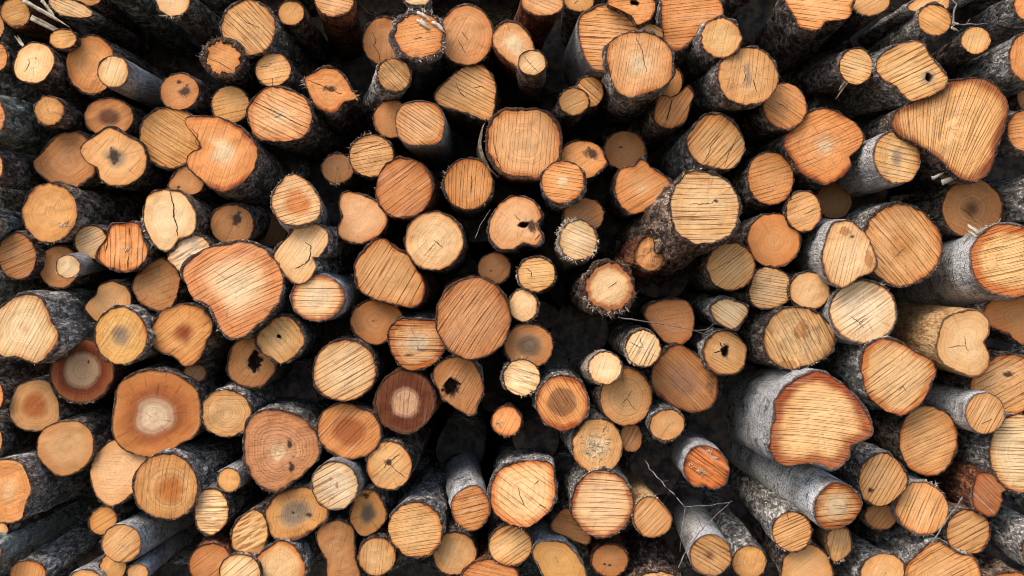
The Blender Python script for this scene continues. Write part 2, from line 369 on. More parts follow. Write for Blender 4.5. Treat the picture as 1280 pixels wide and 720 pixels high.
def outline(shape, tf, sc, pith, seed):
    """radius (photo px) per direction round the pith; image y is flipped to up"""
    kind, rest = shape[0], shape[1:].strip()
    th = np.arange(N) / N * 2 * np.pi
    if kind == 'E':
        q = [float(t) for t in rest.split(',')]
        cx, cy = tf(q[0], q[1]); rx, ry = q[2] * sc, q[3] * sc
        rot = math.radians(q[4]) if len(q) > 4 else 0
        t = np.linspace(0, 2 * np.pi, 720, endpoint=False)
        wob = 1 + .030 * vnoise(np.cos(t) * 1.3 + seed, np.sin(t) * 1.3, seed) + .014 * vnoise(np.cos(t) * 4 + seed, np.sin(t) * 4, seed + 5)
        x, y = rx * np.cos(t) * wob, ry * np.sin(t) * wob
        P = np.stack([cx + x * math.cos(rot) - y * math.sin(rot), -(cy) + x * math.sin(rot) + y * math.cos(rot)], 1)
    else:
        pts = [tuple(float(a) for a in t.split(',')) for t in rest.split()]
        pts = np.array([tf(*p) for p in pts]); pts[:, 1] *= -1
        n = len(pts); out = []
        for i in range(n):
            p0, p1, p2, p3 = pts[i - 1], pts[i], pts[(i + 1) % n], pts[(i + 2) % n]
            for t in np.linspace(0, 1, 24, endpoint=False):
                c = .5 * (2 * p1 + (p2 - p0) * t + (2 * p0 - 5 * p1 + 4 * p2 - p3) * t * t + (3 * p1 - p0 - 3 * p2 + p3) * t ** 3)
                out.append(c)
        P = np.array(out)
        x, y = P[:, 0], P[:, 1]; x2, y2 = np.roll(x, -1), np.roll(y, -1)
        cr = x * y2 - x2 * y; A = cr.sum() / 2
        cx, cy = ((x + x2) * cr).sum() / (6 * A), -((y + y2) * cr).sum() / (6 * A)
    if pith is not None: cx, cy = tf(*pith)
    dx, dy = P[:, 0] - cx, P[:, 1] + cy
    ang = np.arctan2(dy, dx) % (2 * np.pi); rad = np.hypot(dx, dy)
    r = np.zeros(N)
    da = np.abs((ang[None, :] - th[:, None] + np.pi) % (2 * np.pi) - np.pi)
    for i in range(N):
        k = da[i] < (np.pi / N) * 1.2
        r[i] = rad[k].max() if k.any() else rad[np.argsort(da[i])[:3]].mean()
    r *= 1.045 + .010 * vnoise(np.cos(th) * 6 + seed, np.sin(th) * 6, seed * 2.0) + .010 * vnoise(np.cos(th) * 14 + seed, np.sin(th) * 14, seed * 2.0)
    return cx, cy, th, r

RINGY = np.array([0, .0025, .006, .012, .02, .03, .042, .056, .072, .09, .11, .132, .156, .182, .21, .24, .275, .315, .36, .41, .47, .55, .66, .82, 1.05, 1.4, 1.8])

def bark_shell(R, th, inner, amp, seed, front, ys, taper=.03):
    """bark tube with a ragged lip; R in metres"""
    nr = len(ys)
    ct, st = np.cos(th), np.sin(th)
    Rm = R.mean()
    V = []
    # inner lip sits behind the cut
    V.append(np.stack([ct * inner, np.full(N, front + .004), st * inner], 1))
    lipw = .75 * (R - inner)
    V.append(np.stack([ct * (inner + .25 * lipw), front - .0012 + .0016 * vnoise(ct * R * 150 + seed, st * R * 150, seed), st * (inner + .25 * lipw)], 1))
    for k, y in enumerate(ys):
        f = 1 + taper * y
        blend = min(1, y / .5) * .5
        rr = (R * (1 - blend) + Rm * blend) * f
        x, z = ct * rr, st * rr
        dsp = amp * fbm(x * 55 + seed, y * 16 + seed, z * 55, 3) + amp * .8 * vnoise(x * 14, y * 6 + seed, z * 14 + seed)
        edge = -.12 * (R - inner) if k == 0 else 0
        rr = rr + dsp * (1 if k else .6) + edge
        jag = (.0022 + amp * .7) * fbm(ct * R * 130 + seed, 3.0 + seed, st * R * 130, 2) if k < 4 else 0
        V.append(np.stack([ct * rr, (front if k < 4 else front * max(0, 1 - y / .1)) + y + jag * (1, .8, .5, .2)[min(k, 3)] + 0 * ct, st * rr], 1))
    V = np.concatenate(V)
    rows = nr + 2
    i = np.arange(N); j = (i + 1) % N
    Fc = []
    for k in range(rows - 1):
        a = k * N
        Fc.append(np.stack([a + i, a + N + i, a + N + j, a + j], 1))
    Fc = np.concatenate(Fc).tolist()
    yb = V[-N:, 1].mean()
    V = np.concatenate([V, [[0, yb, 0]]])
    last = (rows - 1) * N
    Fc += [[last + int(a), len(V) - 1, last + int(b)] for a, b in zip(i, j)]
    return V, Fc

FR = np.array([0.] + list(np.linspace(.04, 1, 34)))

def face_disc(inner, th, fy, marks_fn):
    ct, st = np.cos(th), np.sin(th)
    V = [np.array([[0, 0]])]
    E = [0.]
    for f in FR[1:]:
        V.append(np.stack([ct * inner * f, st * inner * f], 1)); E += [f] * N
    XZ = np.concatenate(V); E = np.array(E)
    mk, dep = marks_fn(XZ[:, 0], XZ[:, 1])
    y = fy(XZ[:, 0], XZ[:, 1]) + dep
    P = np.stack([XZ[:, 0], y, XZ[:, 1]], 1)
    i = np.arange(N); j = (i + 1) % N
    Fc = [[0, 1 + int(a), 1 + int(b)] for a, b in zip(i, j)]
    for k in range(len(FR) - 2):
        a = 1 + k * N
        Fc += np.stack([a + i, a + N + i, a + N + j, a + j], 1).tolist()
    return P, Fc, E, mk

GROUP = 'sawn logs stacked in the pile'

def set_attrs(o, E, mk):
    me = o.data
    a = me.attributes.new('edge', 'FLOAT', 'POINT'); a.data.foreach_set('value', E.astype(np.float32))
    a = me.attributes.new('marks', 'FLOAT_COLOR', 'POINT')
    a.data.foreach_set('color', np.concatenate([mk, np.ones((len(mk), 1))], 1).astype(np.float32).ravel())

def bark_props(o, kind, seed):
    d, l, amp, fur, skin, lich, rim = BARK[kind]
    jit = random.uniform(.8, 1.2)
    o['b_dark'] = [x * jit for x in d]; o['b_light'] = [x * jit for x in l]
    o['b_fur'] = fur; o['b_skin'] = skin; o['b_lich'] = lich; o['seed'] = float(seed)

def lip_attr(o):
    v = np.zeros(len(o.data.vertices), np.float32); v[:3 * N] = 1; v[3 * N:4 * N] = .55
    a = o.data.attributes.new('lip', 'FLOAT', 'POINT'); a.data.foreach_set('value', v)

def cut_props(o, look, saw, seed, kw):
    k = dict(look)
    j = random.uniform(.93, 1.06)
    mu = 0 if 'halo' in k else .24
    tgt = col(222, 170, 110)
    o['base'] = [(x * (1 - mu) + t_ * mu) * j for x, t_ in zip(k['base'], tgt)]; o['rimc'] = list(k['rimc']); o['rim_w'] = float(kw.get('rimw', k['rim_w']))
    o['rim_f'] = .85 if kw.get('redline') or k['rim_w'] >= .2 else 0.0
    o['rays'] = random.choice((.15, .3, .5))
    cr = kw.get('core')
    o['core_r'] = float(cr[0]) if cr else 0.0
    o['core_a'] = 1.0 if cr else 0.0
    o['core'] = PAL[cr[1]] if cr else k['base']
    o['core_soft'] = float(k.get('core_soft', .2))
    o['halo'] = float(k.get('halo', 0.)); o['halo_col'] = k.get('halo_col', k['base'])
    o['rings'] = float(kw.get('rings', random.uniform(.25, .6)))
    o['saw_a'] = math.radians(saw[0] + random.uniform(-3, 3)); o['saw'] = float(min(1, saw[1] * 1.25)); o['seed'] = float(seed)
    o['saw_f'] = float(k.get('saw_f', 125.0)) * (kw.get('saw_k') or random.choice((.72, .85, 1.0, 1.0, 1.15, 1.35)))
    o['bow'] = random.uniform(-.5, .5); o['fan'] = float(kw.get('fan', random.uniform(-.8, .8)))
    o['cambium'] = col(150, 58, 26) if kw.get('redline') else col(92, 52, 32)

PIX = []
def make_log(idx, tile, shape, z, look, saw, bk, label, kw):
    tf, sc = tile_fn(tile)
    seed = idx * 3.71 + 1.3
    random.seed(idx * 101 + 5)
    cx, cy, th, rpx = outline(shape, tf, sc, kw.get('pith'), seed)
    PIX.append((cx, cy, rpx))
    Y = D - z * ZK / 100.0
    ppm = Y / F                                            # metres per photo pixel at that distance
    loc = Vector(((cx - 640) * ppm, Y, (360 - cy) * ppm))
    vp = kw.get('vp', (VP[0] + random.gauss(0, 60), VP[1] + random.gauss(0, 50)))
    d = Vector(((vp[0] - 640) / F, 1.0, (360 - vp[1]) / F)).normalized()
    xax = d.cross(Vector((0, 0, 1))).normalized(); zax = xax.cross(d)
    root = bpy.data.objects.new('log', None); C.objects.link(root)
    root.matrix_world = Matrix(((xax.x, d.x, zax.x, loc.x), (xax.y, d.y, zax.y, loc.y), (xax.z, d.z, zax.z, loc.z), (0, 0, 0, 1)))
    root.empty_display_size = .05
    tag(root, label, 'log', GROUP)
    R = rpx * ppm
    bd = BARK[bk]
    rim = kw.get('rim', bd[6])
    thick = np.minimum(R.mean() * rim + .0015, R * .4) * (1 + .35 * vnoise(np.cos(th) * 3 + seed, np.sin(th) * 3, seed) + .5 * vnoise(np.cos(th) * 8 + seed, np.sin(th) * 8, seed))
    thick = np.maximum(thick, .0008)
    inner = R - thick
    # the cut: slightly slanted and uneven
    tx, tz = random.gauss(0, .07), random.gauss(.03, .07)
    rough = kw.get('rough', 0)
    rel = .0009 if LOOKS[look].get('smooth') else .0014
    def fy(x, zz):
        x, zz = np.asarray(x, float), np.asarray(zz, float)
        y = tx * x + tz * zz + rel * 1.5 * fbm(x * 30 + seed, zz * 30, seed, 3)
        if rough: 
            sa_, ca_ = math.sin(math.radians(saw[0])), math.cos(math.radians(saw[0]))
            y = y + .0035 * fbm((x * ca_ + zz * sa_) * 30 + seed, (zz * ca_ - x * sa_) * 120, seed + 9, 3)
        return y
    def loc2(px, py):
        gx, gy = tf(px, py)
        return (gx - cx) * ppm, (cy - gy) * ppm
    def blob(x, zz, s, wob=.45):
        bx, bz = loc2(s[0], s[1]); ex, ez = s[2] * sc * ppm, s[3] * sc * ppm
        q = np.hypot((x - bx) / ex, (zz - bz) / ez)
        q = q * (1 + wob * fbm(x * 130 + seed, zz * 130, seed + 3, 2))
        return np.clip(1.3 - q, 0, 1)
    def marks(x, zz):
        mk = np.zeros((len(x), 3)); dep = np.zeros(len(x))
        for s in kw.get('spots', []): mk[:, 0] = np.maximum(mk[:, 0], blob(x, zz, s))
        for s in kw.get('patches', []): mk[:, 1] = np.maximum(mk[:, 1], blob(x, zz, s))
        for s in kw.get('patchesd', []): mk[:, 0] = np.maximum(mk[:, 0], .55 * blob(x, zz, s)); 
        for s in kw.get('ringspots', []): mk[:, 2] = np.maximum(mk[:, 2], blob(x, zz, s))
        if kw.get('stain'):
            q = np.abs(x) / (.010 if kw['stain'] == 1 else .02)
            mk[:, 2] = np.maximum(mk[:, 2], np.clip(1.2 - q, 0, 1) * np.clip(1.2 - np.abs(zz) / (.045 if kw['stain'] == 1 else .03), 0, 1))
        for s in kw.get('holes', []):
            b = blob(x, zz, (s[0], s[1], s[2] * .85, s[3] * .85), .3)
            mk[:, 0] = np.maximum(mk[:, 0], np.clip(b * 1.6, 0, 1)); dep += .05 * np.clip((b - .45) * 3, 0, 1)
        return mk, dep
    amp = bd[2]
    V, Fc = bark_shell(R, th, inner, amp, seed, 0.0, RINGY)
    # the lip follows the slant of the cut, dying out down the trunk
    fall = np.clip(1 - (V[:, 1]) / .25, 0, 1)
    V[:, 1] += (tx * V[:, 0] + tz * V[:, 2]) * fall
    b = mesh_obj('bark', V, Fc, M_BARK, root); bark_props(b, bk, seed); lip_attr(b)
    P, Fc, E, mk = face_disc(inner * 1.006, th, fy, marks)
    c = mesh_obj('cut_face', P, Fc, M_CUT, root)
    set_attrs(c, E, mk); cut_props(c, LOOKS[look], saw, seed, kw)
    # ---- cracks: flat slivers, the shade inside the cleft painted as dark colour
    cr = [[loc2(*p) for p in line] for line in kw.get('cracks', [])]
    if not cr and random.random() < .22 and R.mean() > .045:
        for _ in range(random.choice((1, 1, 2))):
            a = random.uniform(0, 6.28); l = R.mean() * random.uniform(.12, .35)
            cr.append([(0, 0), (math.cos(a) * l, math.sin(a) * l)])
        ww = .35
    else: ww = kw.get('ww', 1.0)
    if cr:
        for line in cr:
            cv, cf = [], []
            pts = []
            for (x0, z0), (x1, z1) in zip(line[:-1], line[1:]):
                n = max(2, int(math.hypot(x1 - x0, z1 - z0) / .004))
                for k in range(n): pts.append((x0 + (x1 - x0) * k / n, z0 + (z1 - z0) * k / n))
            pts.append(line[-1]); pts = np.array(pts)
            pts[1:-1] += rng.normal(0, .0007, (len(pts) - 2, 2))
            tg = np.gradient(pts, axis=0); tg /= np.linalg.norm(tg, axis=1)[:, None] + 1e-9
            nn = np.stack([-tg[:, 1], tg[:, 0]], 1)
            t = np.linspace(0, 1, len(pts))
            w = (.00078 * ww * (.25 + .75 * np.sin(np.pi * np.clip(t * .9 + .05, 0, 1)) ** .6) * rng.uniform(.6, 1.25, len(pts)))[:, None]
            A, B = pts + nn * w, pts - nn * w
            i0 = len(cv)
            for a_, b_ in zip(A, B):
                for q in (a_, b_): cv.append((q[0], float(fy([q[0]], [q[1]])[0]) - .0009, q[1]))
            for k in range(len(pts) - 1): cf.append((i0 + 2 * k, i0 + 2 * k + 1, i0 + 2 * k + 3, i0 + 2 * k + 2))
            mesh_obj('crack', cv, cf, M_CRACK, c, False)
    # ---- torn fibres on the rim
    def rim_pt(a, k):
        i = int(round((a % (2 * math.pi)) / (2 * math.pi) * N)) % N
        r = inner[i] + (R[i] - inner[i]) * k
        x, zz = math.cos(a) * r, math.sin(a) * r
        return Vector((x, tx * x + tz * zz, zz)), Vector((math.cos(a), 0, math.sin(a)))
    bits = Bits(); bitsb = Bits()
    for (a0, a1, cnt, ln) in kw.get('fray', []):
        for _ in range(cnt):
            a = math.radians(random.uniform(a0, a1)); p, rd = rim_pt(a, random.uniform(.0, 1.0))
            dr = rd * random.uniform(.3, 1) + Vector((-rd.z, 0, rd.x)) * random.gauss(0, .6) + Vector((0, random.uniform(-.7, .25), 0))
            tgt = bitsb if (bk in ('sh', 'dk', 'rd', 'gr') and random.random() < .65) else bits
            if random.random() < .45:
                tgt.slab(p, dr, (-rd.z, random.gauss(0, .4), rd.x), ln * random.uniform(.2, .6), random.uniform(.0015, .004), .0008, seg=3, bend=random.uniform(-.3, .3)); continue
            tgt.fibre(p, dr, ln * random.uniform(.3, .9), random.uniform(.0005, .0016), random.uniform(.2, 1.6), flat=random.uniform(.3, 1))
    for _ in range(random.randint(1, 3)):                  # every saw cut leaves a little fluff
        a0 = random.uniform(0, 6.28)
        for _ in range(random.randint(3, 8)):
            a = a0 + random.gauss(0, .25); p, rd = rim_pt(a, random.uniform(.2, 1.0))
            dr = rd * random.uniform(.3, 1) + Vector((-rd.z, 0, rd.x)) * random.gauss(0, .8) + Vector((0, random.uniform(-.6, .2), 0))
            (bits if random.random() < .5 else bitsb).fibre(p, dr, random.uniform(.002, .006), random.uniform(.0005, .0012), 1.0, seg=3, flat=.5)
    small, big_ = sorted((bits, bitsb), key=lambda q: len(q.v))
    if len(small.v) < 260:                                 # a handful of stray fibres joins the larger tuft
        i0 = len(big_.v); big_.v += small.v; big_.f += [tuple(i + i0 for i in q) for q in small.f]; small.v, small.f = [], []
    bits.build('frayed_fibres', M_FIBRE, root); bitsb.build('bark_shreds', M_FIBREB, root)
    if kw.get('strips'):
        for (ad, ln, kind) in kw['strips']:
            s = Bits(); a = math.radians(ad); p, rd = rim_pt(a, .9)
            tgv = Vector((-rd.z, 0, rd.x))
            if ln <= 0:                                     # a strip of bark standing off along the flank
                aa = np.linspace(a - .75, a + .75, 15); ys = np.linspace(-.004, .26, 9)
                for kk, off in enumerate((.004, .013)):
                    for q in ys:
                        for an in aa:
                            i = int(round((an % 6.2832) / 6.2832 * N)) % N
                            taper_ = .006 * abs((an - a) / .75)
                            r = R[i] + off - (taper_ if kk else -taper_ * .3) + .003 * math.cos((an - a) * 2) + .0015 * random.uniform(-1, 1)
                            s.v.append((math.cos(an) * r, q + (.006 * random.uniform(-1, 1) if q < 0 else 0), math.sin(an) * r))
                na, ny = len(aa), len(ys)
                for kk in range(2):
                    for q in range(ny - 1):
                        for an in range(na - 1):
                            o0 = kk * na * ny + q * na + an
                            s.f.append((o0, o0 + 1, o0 + na + 1, o0 + na))
                for an in range(na - 1): s.f.append((an, an + 1, na * ny + an + 1, na * ny + an))
                for q in range(ny - 1):
                    for e0 in (0, na - 1): s.f.append((q * na + e0, (q + 1) * na + e0, na * ny + (q + 1) * na + e0, na * ny + q * na + e0))
                s.build('bark_strip', M_FIBREB, root)
            else:
                for _ in range(2):
                    s.slab(p + tgv * random.gauss(0, .007), rd * .9 + tgv * random.gauss(0, .12) + Vector((0, random.uniform(.1, .4), 0)), tgv, ln * random.uniform(.5, 1), random.uniform(.004, .009), .002, seg=9, bend=random.uniform(-.3, .3))
                s.build('bark_strip', M_FIBRE if kind == 'pale' else M_FIBREB, root)
    if kw.get('flakes'):
        s = Bits()
        for _ in range(7):
            a = math.radians(random.uniform(40, 115)); p, rd = rim_pt(a, random.uniform(-2, .6))
            s.slab(p + Vector((0, -.004, 0)), Vector((.8, -.15, -.55)) + Vector((random.gauss(0, .15), 0, random.gauss(0, .2))), (0, -.4, 1), random.uniform(.02, .045), random.uniform(.004, .012), .0012)
        s.build('torn_flake', M_FLAKE, root)
    ch = [loc2(*p) for p in kw.get('chips', [])]
    for _ in range(kw.get('chipsN', 0)):
        ch.append((random.gauss(-.005, .016), random.gauss(.0, .016)))
    if ch:
        s = Bits()
        for (x, zz) in ch:
            y0 = float(fy([x], [zz])[0])
            for _ in range(2 if len(ch) > 8 else 6):
                s.slab((x + random.gauss(0, .003), y0 - .001, zz + random.gauss(0, .003)), (random.gauss(0, 1), -.25, random.gauss(0, 1)), (random.gauss(0, 1), 0, random.gauss(0, 1)), random.uniform(.004, .011), random.uniform(.0015, .003), .001)
        s.build('splinter', M_FIBRE, c)
    if kw.get('stub'):
        q = kw['stub']; gx, gy = tf(q[0], q[1]); Ys = Y + .13
        wp = Vector(((gx - 640) * Ys / F, Ys, (360 - gy) * Ys / F))
        lp = root.matrix_world.inverted() @ wp
        r2 = np.hypot(q[2] * np.cos(th), q[3] * np.sin(th)) * sc * Ys / F
        r2 = r2 * (1 + .10 * vnoise(np.cos(th) * 2 + 4, np.sin(th) * 2, 1.0))
        V, Fc = bark_shell(r2, th, r2 * .86, .006, seed + 50, 0.0, RINGY[:16], .9)
        st = mesh_obj('branch_stub', V, Fc, M_BARK, root); bark_props(st, 'rd', seed + 50); lip_attr(st)
        st.location = lp; st.rotation_euler = (math.radians(8), 0, math.radians(-6))
        P, Fc, E, mk = face_disc(r2 * .87, th, lambda x, zz: .25 * np.abs(x) + .003 * fbm(x * 60, zz * 60, 3.3, 3), lambda x, zz: (np.zeros((len(x), 3)), np.zeros(len(x))))
        f2 = mesh_obj('cut_face', P, Fc, M_CUT, st); set_attrs(f2, E, mk); cut_props(f2, LOOKS['brown2'], (80, .2), seed + 50, {})
    return root, loc
# tile, shape, z(cm towards the viewer), look, saw(angle,strength), bark, label, extras
# shapes: E cx,cy,rx,ry[,rot] or P x,y x,y ... ; tile 'rc' = 4x tile coords, 'g' = photo pixels
LOGS = [
# ---- top row, left
('00','E 75,62,72,70',4,'ochre',(20,.15),'rd','small round tan log in the top left corner with a torn pale bark strip',dict(strips=[(-28,.14,'pale')])),
('g','E -6,33,11,17',2,'tan',(30,.2),'gr','sliver of a pale log cut by the left edge below the top left corner log',{}),
('g','E -2,71,11,17',3,'orange',(0,.2),'dk','orange log half cut by the left edge beside the yellowish cracked log',{}),
('00','P 62,330 75,270 110,225 160,208 225,225 268,270 275,330 240,395 200,420 130,412 85,385',2,'cream',(80,.15),'dk','yellowish log near top left with a crooked crack left of its centre',dict(cracks=[[(140,290),(145,320),(125,360)],[(180,300),(178,280)]],strips=[(130,.05,'pale')])),
('00','E 315,195,66,53',3,'ochre',(10,.25),'dk','small tan log tucked above the wide orange log behind the grey-barked stick',{}),
('00','P 245,0 300,-15 400,15 458,65 410,86 320,80 270,50',5,'cream',(-25,.6),'gr','pale split wedge with dark slanting grain at the top edge near left',{}),
('00','E 440,-18,68,46',3,'orange',(0,.2),'dk','orange log end cropped by the top edge right of the pale split wedge',{}),
('g','E 146,-26,24,22',14,'brown',(20,.3),'li','green-tinged mossy bark log whose end lies above the top edge',{}),
('00','E 865,5,86,76',10,'cream',(80,.1),'dk','cream log at the top edge with a frayed fringe hanging from its bottom',dict(fray=[(230,310,26,.022)])),
('00','E 455,325,128,142',-3,'orange',(60,.15),'dk','wide smooth orange log half hidden by a slim grey-barked stick',{}),
('00','E 566,358,76,79',18,'cream',(70,.2),'sm','slim pale stick with smooth grey bark lying over the wide orange log',{}),
('00','E 1243,140,134,135',4,'tan',(-45,.7),'gr','round tan log with dark slanting kerfs right of top left dark gap',dict(cracks=[[(1180,60),(1230,110),(1300,140)]])),
('00','E 1115,288,106,100',8,'orange',(-20,.2),'dk','small log with thick crumbly bark collar under the kerf-striped round log',dict(rim=.2,fray=[(20,170,40,.012),(160,190,8,.02)],cracks=[[(1040,290),(1090,310),(1160,350)]])),
('00','E 897,458,100,92',2,'brown',(30,.1),'dk','brown log with two dark rot spots at the tip of the grey stick',dict(spots=[(895,410,16,12),(930,460,38,32)])),
('00','E 1152,522,93,92',0,'ochre',(15,.3),'dk','round ochre log between the rot-spotted brown log and the kerfed broad log',{}),
('00','E 246,553,71,73',4,'ochre',(90,.1),'dk','small tan log with one dark pith dot beside the lichen log at left edge',dict(cracks=[[(240,540),(242,560)]])),
('00','E 545,585,122,92',-6,'brown',(30,.15),'dk','dull brown oval log with a wavy dark heart behind the notched cream log',dict(core=(.45,'dim'),rings=.5)),
('g','E -22,147,30,32',14,'brown',(20,.3),'li','thick lichen-crusted log poking in from the left edge with no face showing',{}),
('g','E 212,172,38,38',1,'ochre',(-30,.5),'dk','broad ochre log with slanting kerfs partly behind the notched bright orange log',{}),
('10','P 165,100 200,50 240,0 300,-50 400,-55 450,0 482,130 440,180 380,220 320,215 250,190 200,150',-6,'brown',(40,.15),'dk','dull brown diamond-shaped log behind the notched cream log at left',{}),
('10','P 410,20 450,-20 500,-60 545,-80 600,-60 650,-30 705,0 732,80 710,150 640,200 560,207 505,175 480,110 430,80',4,'tan',(50,.2),'dk','notched cream log with grey crumbly pith at upper left',dict(spots=[(570,60,30,45)],corec='grey',core=(.3,'grey'),fray=[(240,290,10,.01)])),
('g','P 232,150 250,146 275,148 300,160 317,178 322,195 315,215 300,230 280,238 262,232 245,218 235,205 237,193 250,185 247,172 238,160',12,'vivid',(70,.2),'dk','bright orange log with a pale centre and jagged notch on its left side',dict(core=(.32,'pale'),cracks=[[(238,160),(247,168),(244,178),(250,184)]],pith=(280,189))),
('01','P -40,560 -10,490 60,440 150,445 240,490 275,560 265,650 200,695 80,705 -10,670',5,'peach',(-28,.55),'dk','big peach log with parallel cracks and a pale star-shaped pith near top left',dict(core=(.2,'pale'),cracks=[[(-10,510),(100,560),(190,610),(260,640)],[(90,590),(130,570)]],pith=(120,580))),
('01','E 85,348,88,86',1,'tan',(8,.35),'dk','small tan log between the kerf-striped round log and the big peach log',dict(cracks=[[(85,430),(85,390)],[(20,335),(80,325)]])),
('01','E 175,65,66,62',1,'ochre',(70,.1),'dk','small round ochre log just right of the kerf-striped round log at top',{}),
# ---- top row, centre-left
('01','E 388,-2,98,82',10,'peach',(-12,.35),'rd','pale peach log cropped by the top edge above the wide black gap',{}),
('01','E 635,205,102,116',-8,'brown',(90,.1),'dk','reddish brown log with one long wavy crack behind the flake-topped log',dict(cracks=[[(580,160),(600,200),(590,230),(615,270),(620,310)]])),
('01','E 815,180,132,125',14,'orange',(12,.3),'fl','log with splintered white flakes lying across the top of its orange face',dict(vp=(560,330),rim=.13,cracks=[[(790,195),(830,185)]],fray=[(20,160,60,.02),(270,350,18,.02)],flakes=1)),
('01','E 690,375,84,82',12,'tan',(-45,.6),'gr','yellow log with black slanting kerfs and flaky bark to its left',dict(vp=(330,420),fray=[(60,200,30,.015)])),
('01','P 245,395 270,375 340,340 400,350 450,400 480,460 500,485 440,510 400,555 360,560 300,530 265,460',0,'vivid',(0,.1),'dk','bright orange almond-shaped log with bark knobs at both tips in the black gap',dict(spots=[(375,445,30,22)],cracks=[[(260,400),(320,425),(375,450)],[(375,450),(430,470)]],fray=[(340,360,14,.02),(150,175,14,.02)])),
('01','E 1052,175,132,148',2,'orange2',(60,.15),'dk','large smooth peach-orange log right of the flake-topped log',dict(cracks=[[(1010,200),(1050,270)],[(1030,160),(1060,200)]])),
('01','P 900,470 960,400 1040,335 1120,325 1180,380 1200,450 1185,560 1160,600 1080,575 960,540 910,510',0,'tan',(-28,.6),'dk','triangular tan log with black zigzag cracks below the large smooth peach log',dict(cracks=[[(1000,420),(1020,460),(1045,485),(1055,470)],[(1085,440),(1130,430),(1150,445)]],fray=[(240,300,20,.012)])),
('01','E 680,595,92,96',-6,'brown',(60,.1),'dk','plain brown log half hidden behind the peach log with slanting kerfs',{}),
('01','P 700,600 715,550 760,515 830,505 900,525 935,570 940,630 920,700 850,725 760,720 715,680',12,'peach',(-38,.55),'sm','peach log with fine slanting kerfs and smooth grey bark visible underneath',dict(vp=(660,380))),
('01','E 805,-12,66,38',8,'pale',(10,.1),'gr','small whitish log cropped by the top edge above the flake-topped log',{}),
('g','P 616,47 624,32 640,27 655,36 667,55 666,75 652,85 640,80 625,68 618,58',12,'peach',(80,.15),'rd','peach log with ragged bark rim left of the slim log with black stem bark',dict(core=(.4,'pale'),fray=[(60,160,20,.01)])),
('11','E 580,58,113,102',3,'tan',(10,.55),'dk','tan log crossed by one dark crack and fringed with loose fibres at its left',dict(cracks=[[(480,50),(560,20),(650,-10)]],fray=[(90,200,30,.014)])),
('g','P 608,180 612,155 625,140 650,136 675,138 695,150 702,180 696,205 680,220 655,223 630,218 615,203',7,'peach',(85,.3),'rd','big peach log in upper centre whose bark peels off as a strip at left',dict(rim=.07,core=(.25,'tan'),strips=[(190,.0,'bark')],cracks=[[(618,160),(617,180),(622,200),(628,215)]])),
# ---- top row, centre-right
('02','E 150,15,105,66',14,'peach',(-20,.35),'rd','peach log cropped by the top edge with shiny red-brown bark hanging below',{}),
('02','E 335,0,76,58',6,'ochre',(60,.1),'dk','ochre log cropped by the top edge right of the red-barked log',dict(cracks=[[(310,20),(330,0)]])),
('02','E 100,314,70,64',24,'cream',(40,.15),'dk','slim cream log with straight dark furrowed bark running down below it',dict(vp=(655,345),cracks=[[(60,280),(100,330),(130,360)]])),
('02','P 335,100 380,55 460,22 540,35 600,80 640,150 600,230 540,300 490,350 440,358 390,330 340,220',12,'peach2',(-4,.8),'sm','large log with black horizontal kerfs and grey bark behind the cracked peach log',dict(vp=(600,330))),
('02','P 480,12 520,-20 690,-15 716,40 692,95 630,125 602,90 540,45',18,'vivid',(5,.25),'dk','orange piece with a black hole at the top edge',dict(holes=[(612,12,26,18)],pith=(630,50))),
('02','E 690,170,70,52',9,'tan',(-30,.4),'dk','tan log corner squeezed under the orange piece with a black hole',{}),
('02','P 475,250 500,210 560,170 650,165 730,185 790,240 805,320 790,400 740,440 660,470 600,485 540,465 510,420 480,330',28,'peach',(82,.3),'gr','prominent squarish peach log with a black crack running down from its top centre',dict(core=(.3,'pale'),cracks=[[(620,190),(650,250),(660,310),(675,360)]],vp=(650,350))),
('02','P 748,40 760,-30 880,-80 1000,-40 1055,60 1000,130 900,200 830,248 770,220 750,140',8,'vivid2',(5,.5),'gr','large deep orange log with fine level kerfs cropped by the top edge',{}),
('02','E 1043,188,100,102',22,'cream2',(80,.15),'gr','smooth tan log with long grey bark over the large deep orange log',{}),
('g','E 935,95,39,36',20,'tan',(80,.3),'gr','tan log with a grey vertical stain and scaly grey bark to its left',dict(stain=1,cracks=[[(930,82),(932,95),(928,105)],[(942,100),(945,115)]])),
('02','E 388,458,72,78',2,'tan',(-40,.6),'dk','kerfed tan log with fuzzy rim behind the small crumbly-faced log',dict(fray=[(40,150,30,.012)])),
('02','E 310,508,76,68',8,'tan2',(30,.2),'dk','small crumbly-faced tan log leaning before a kerfed one',dict(fray=[(60,170,24,.01)],spots=[])),
('02','E 790,410,62,76',4,'orange',(80,.1),'dk','narrow orange crescent showing behind the prominent squarish peach log',{}),
('02','P 710,580 730,490 760,480 810,482 850,460 880,435 905,470 890,520 870,600 800,640 730,625',4,'orange',(60,.45),'dk','split orange half log with a spiky corner and a black split down its middle',dict(cracks=[[(800,490),(795,530),(770,600)]],ww=2.2)),
('g','P 858,175 866,160 880,145 893,142 910,148 925,165 931,183 925,200 912,211 895,210 875,205 862,192',3,'tan',(50,.7),'gr','round tan log scored by steep black kerfs and two split lines',dict(cracks=[[(880,203),(890,180),(905,165)],[(905,208),(912,190),(922,170)]])),
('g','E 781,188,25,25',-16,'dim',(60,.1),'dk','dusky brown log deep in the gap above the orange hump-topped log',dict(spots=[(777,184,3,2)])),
# ---- top row, right
('03','P 90,0 140,90 160,135 220,155 260,140 290,115 390,95 410,40 410,-40 250,-90 110,-60',16,'peach2',(-6,.75),'dk','large log with level kerfs and a lobed lower edge cropped by the top edge',{}),
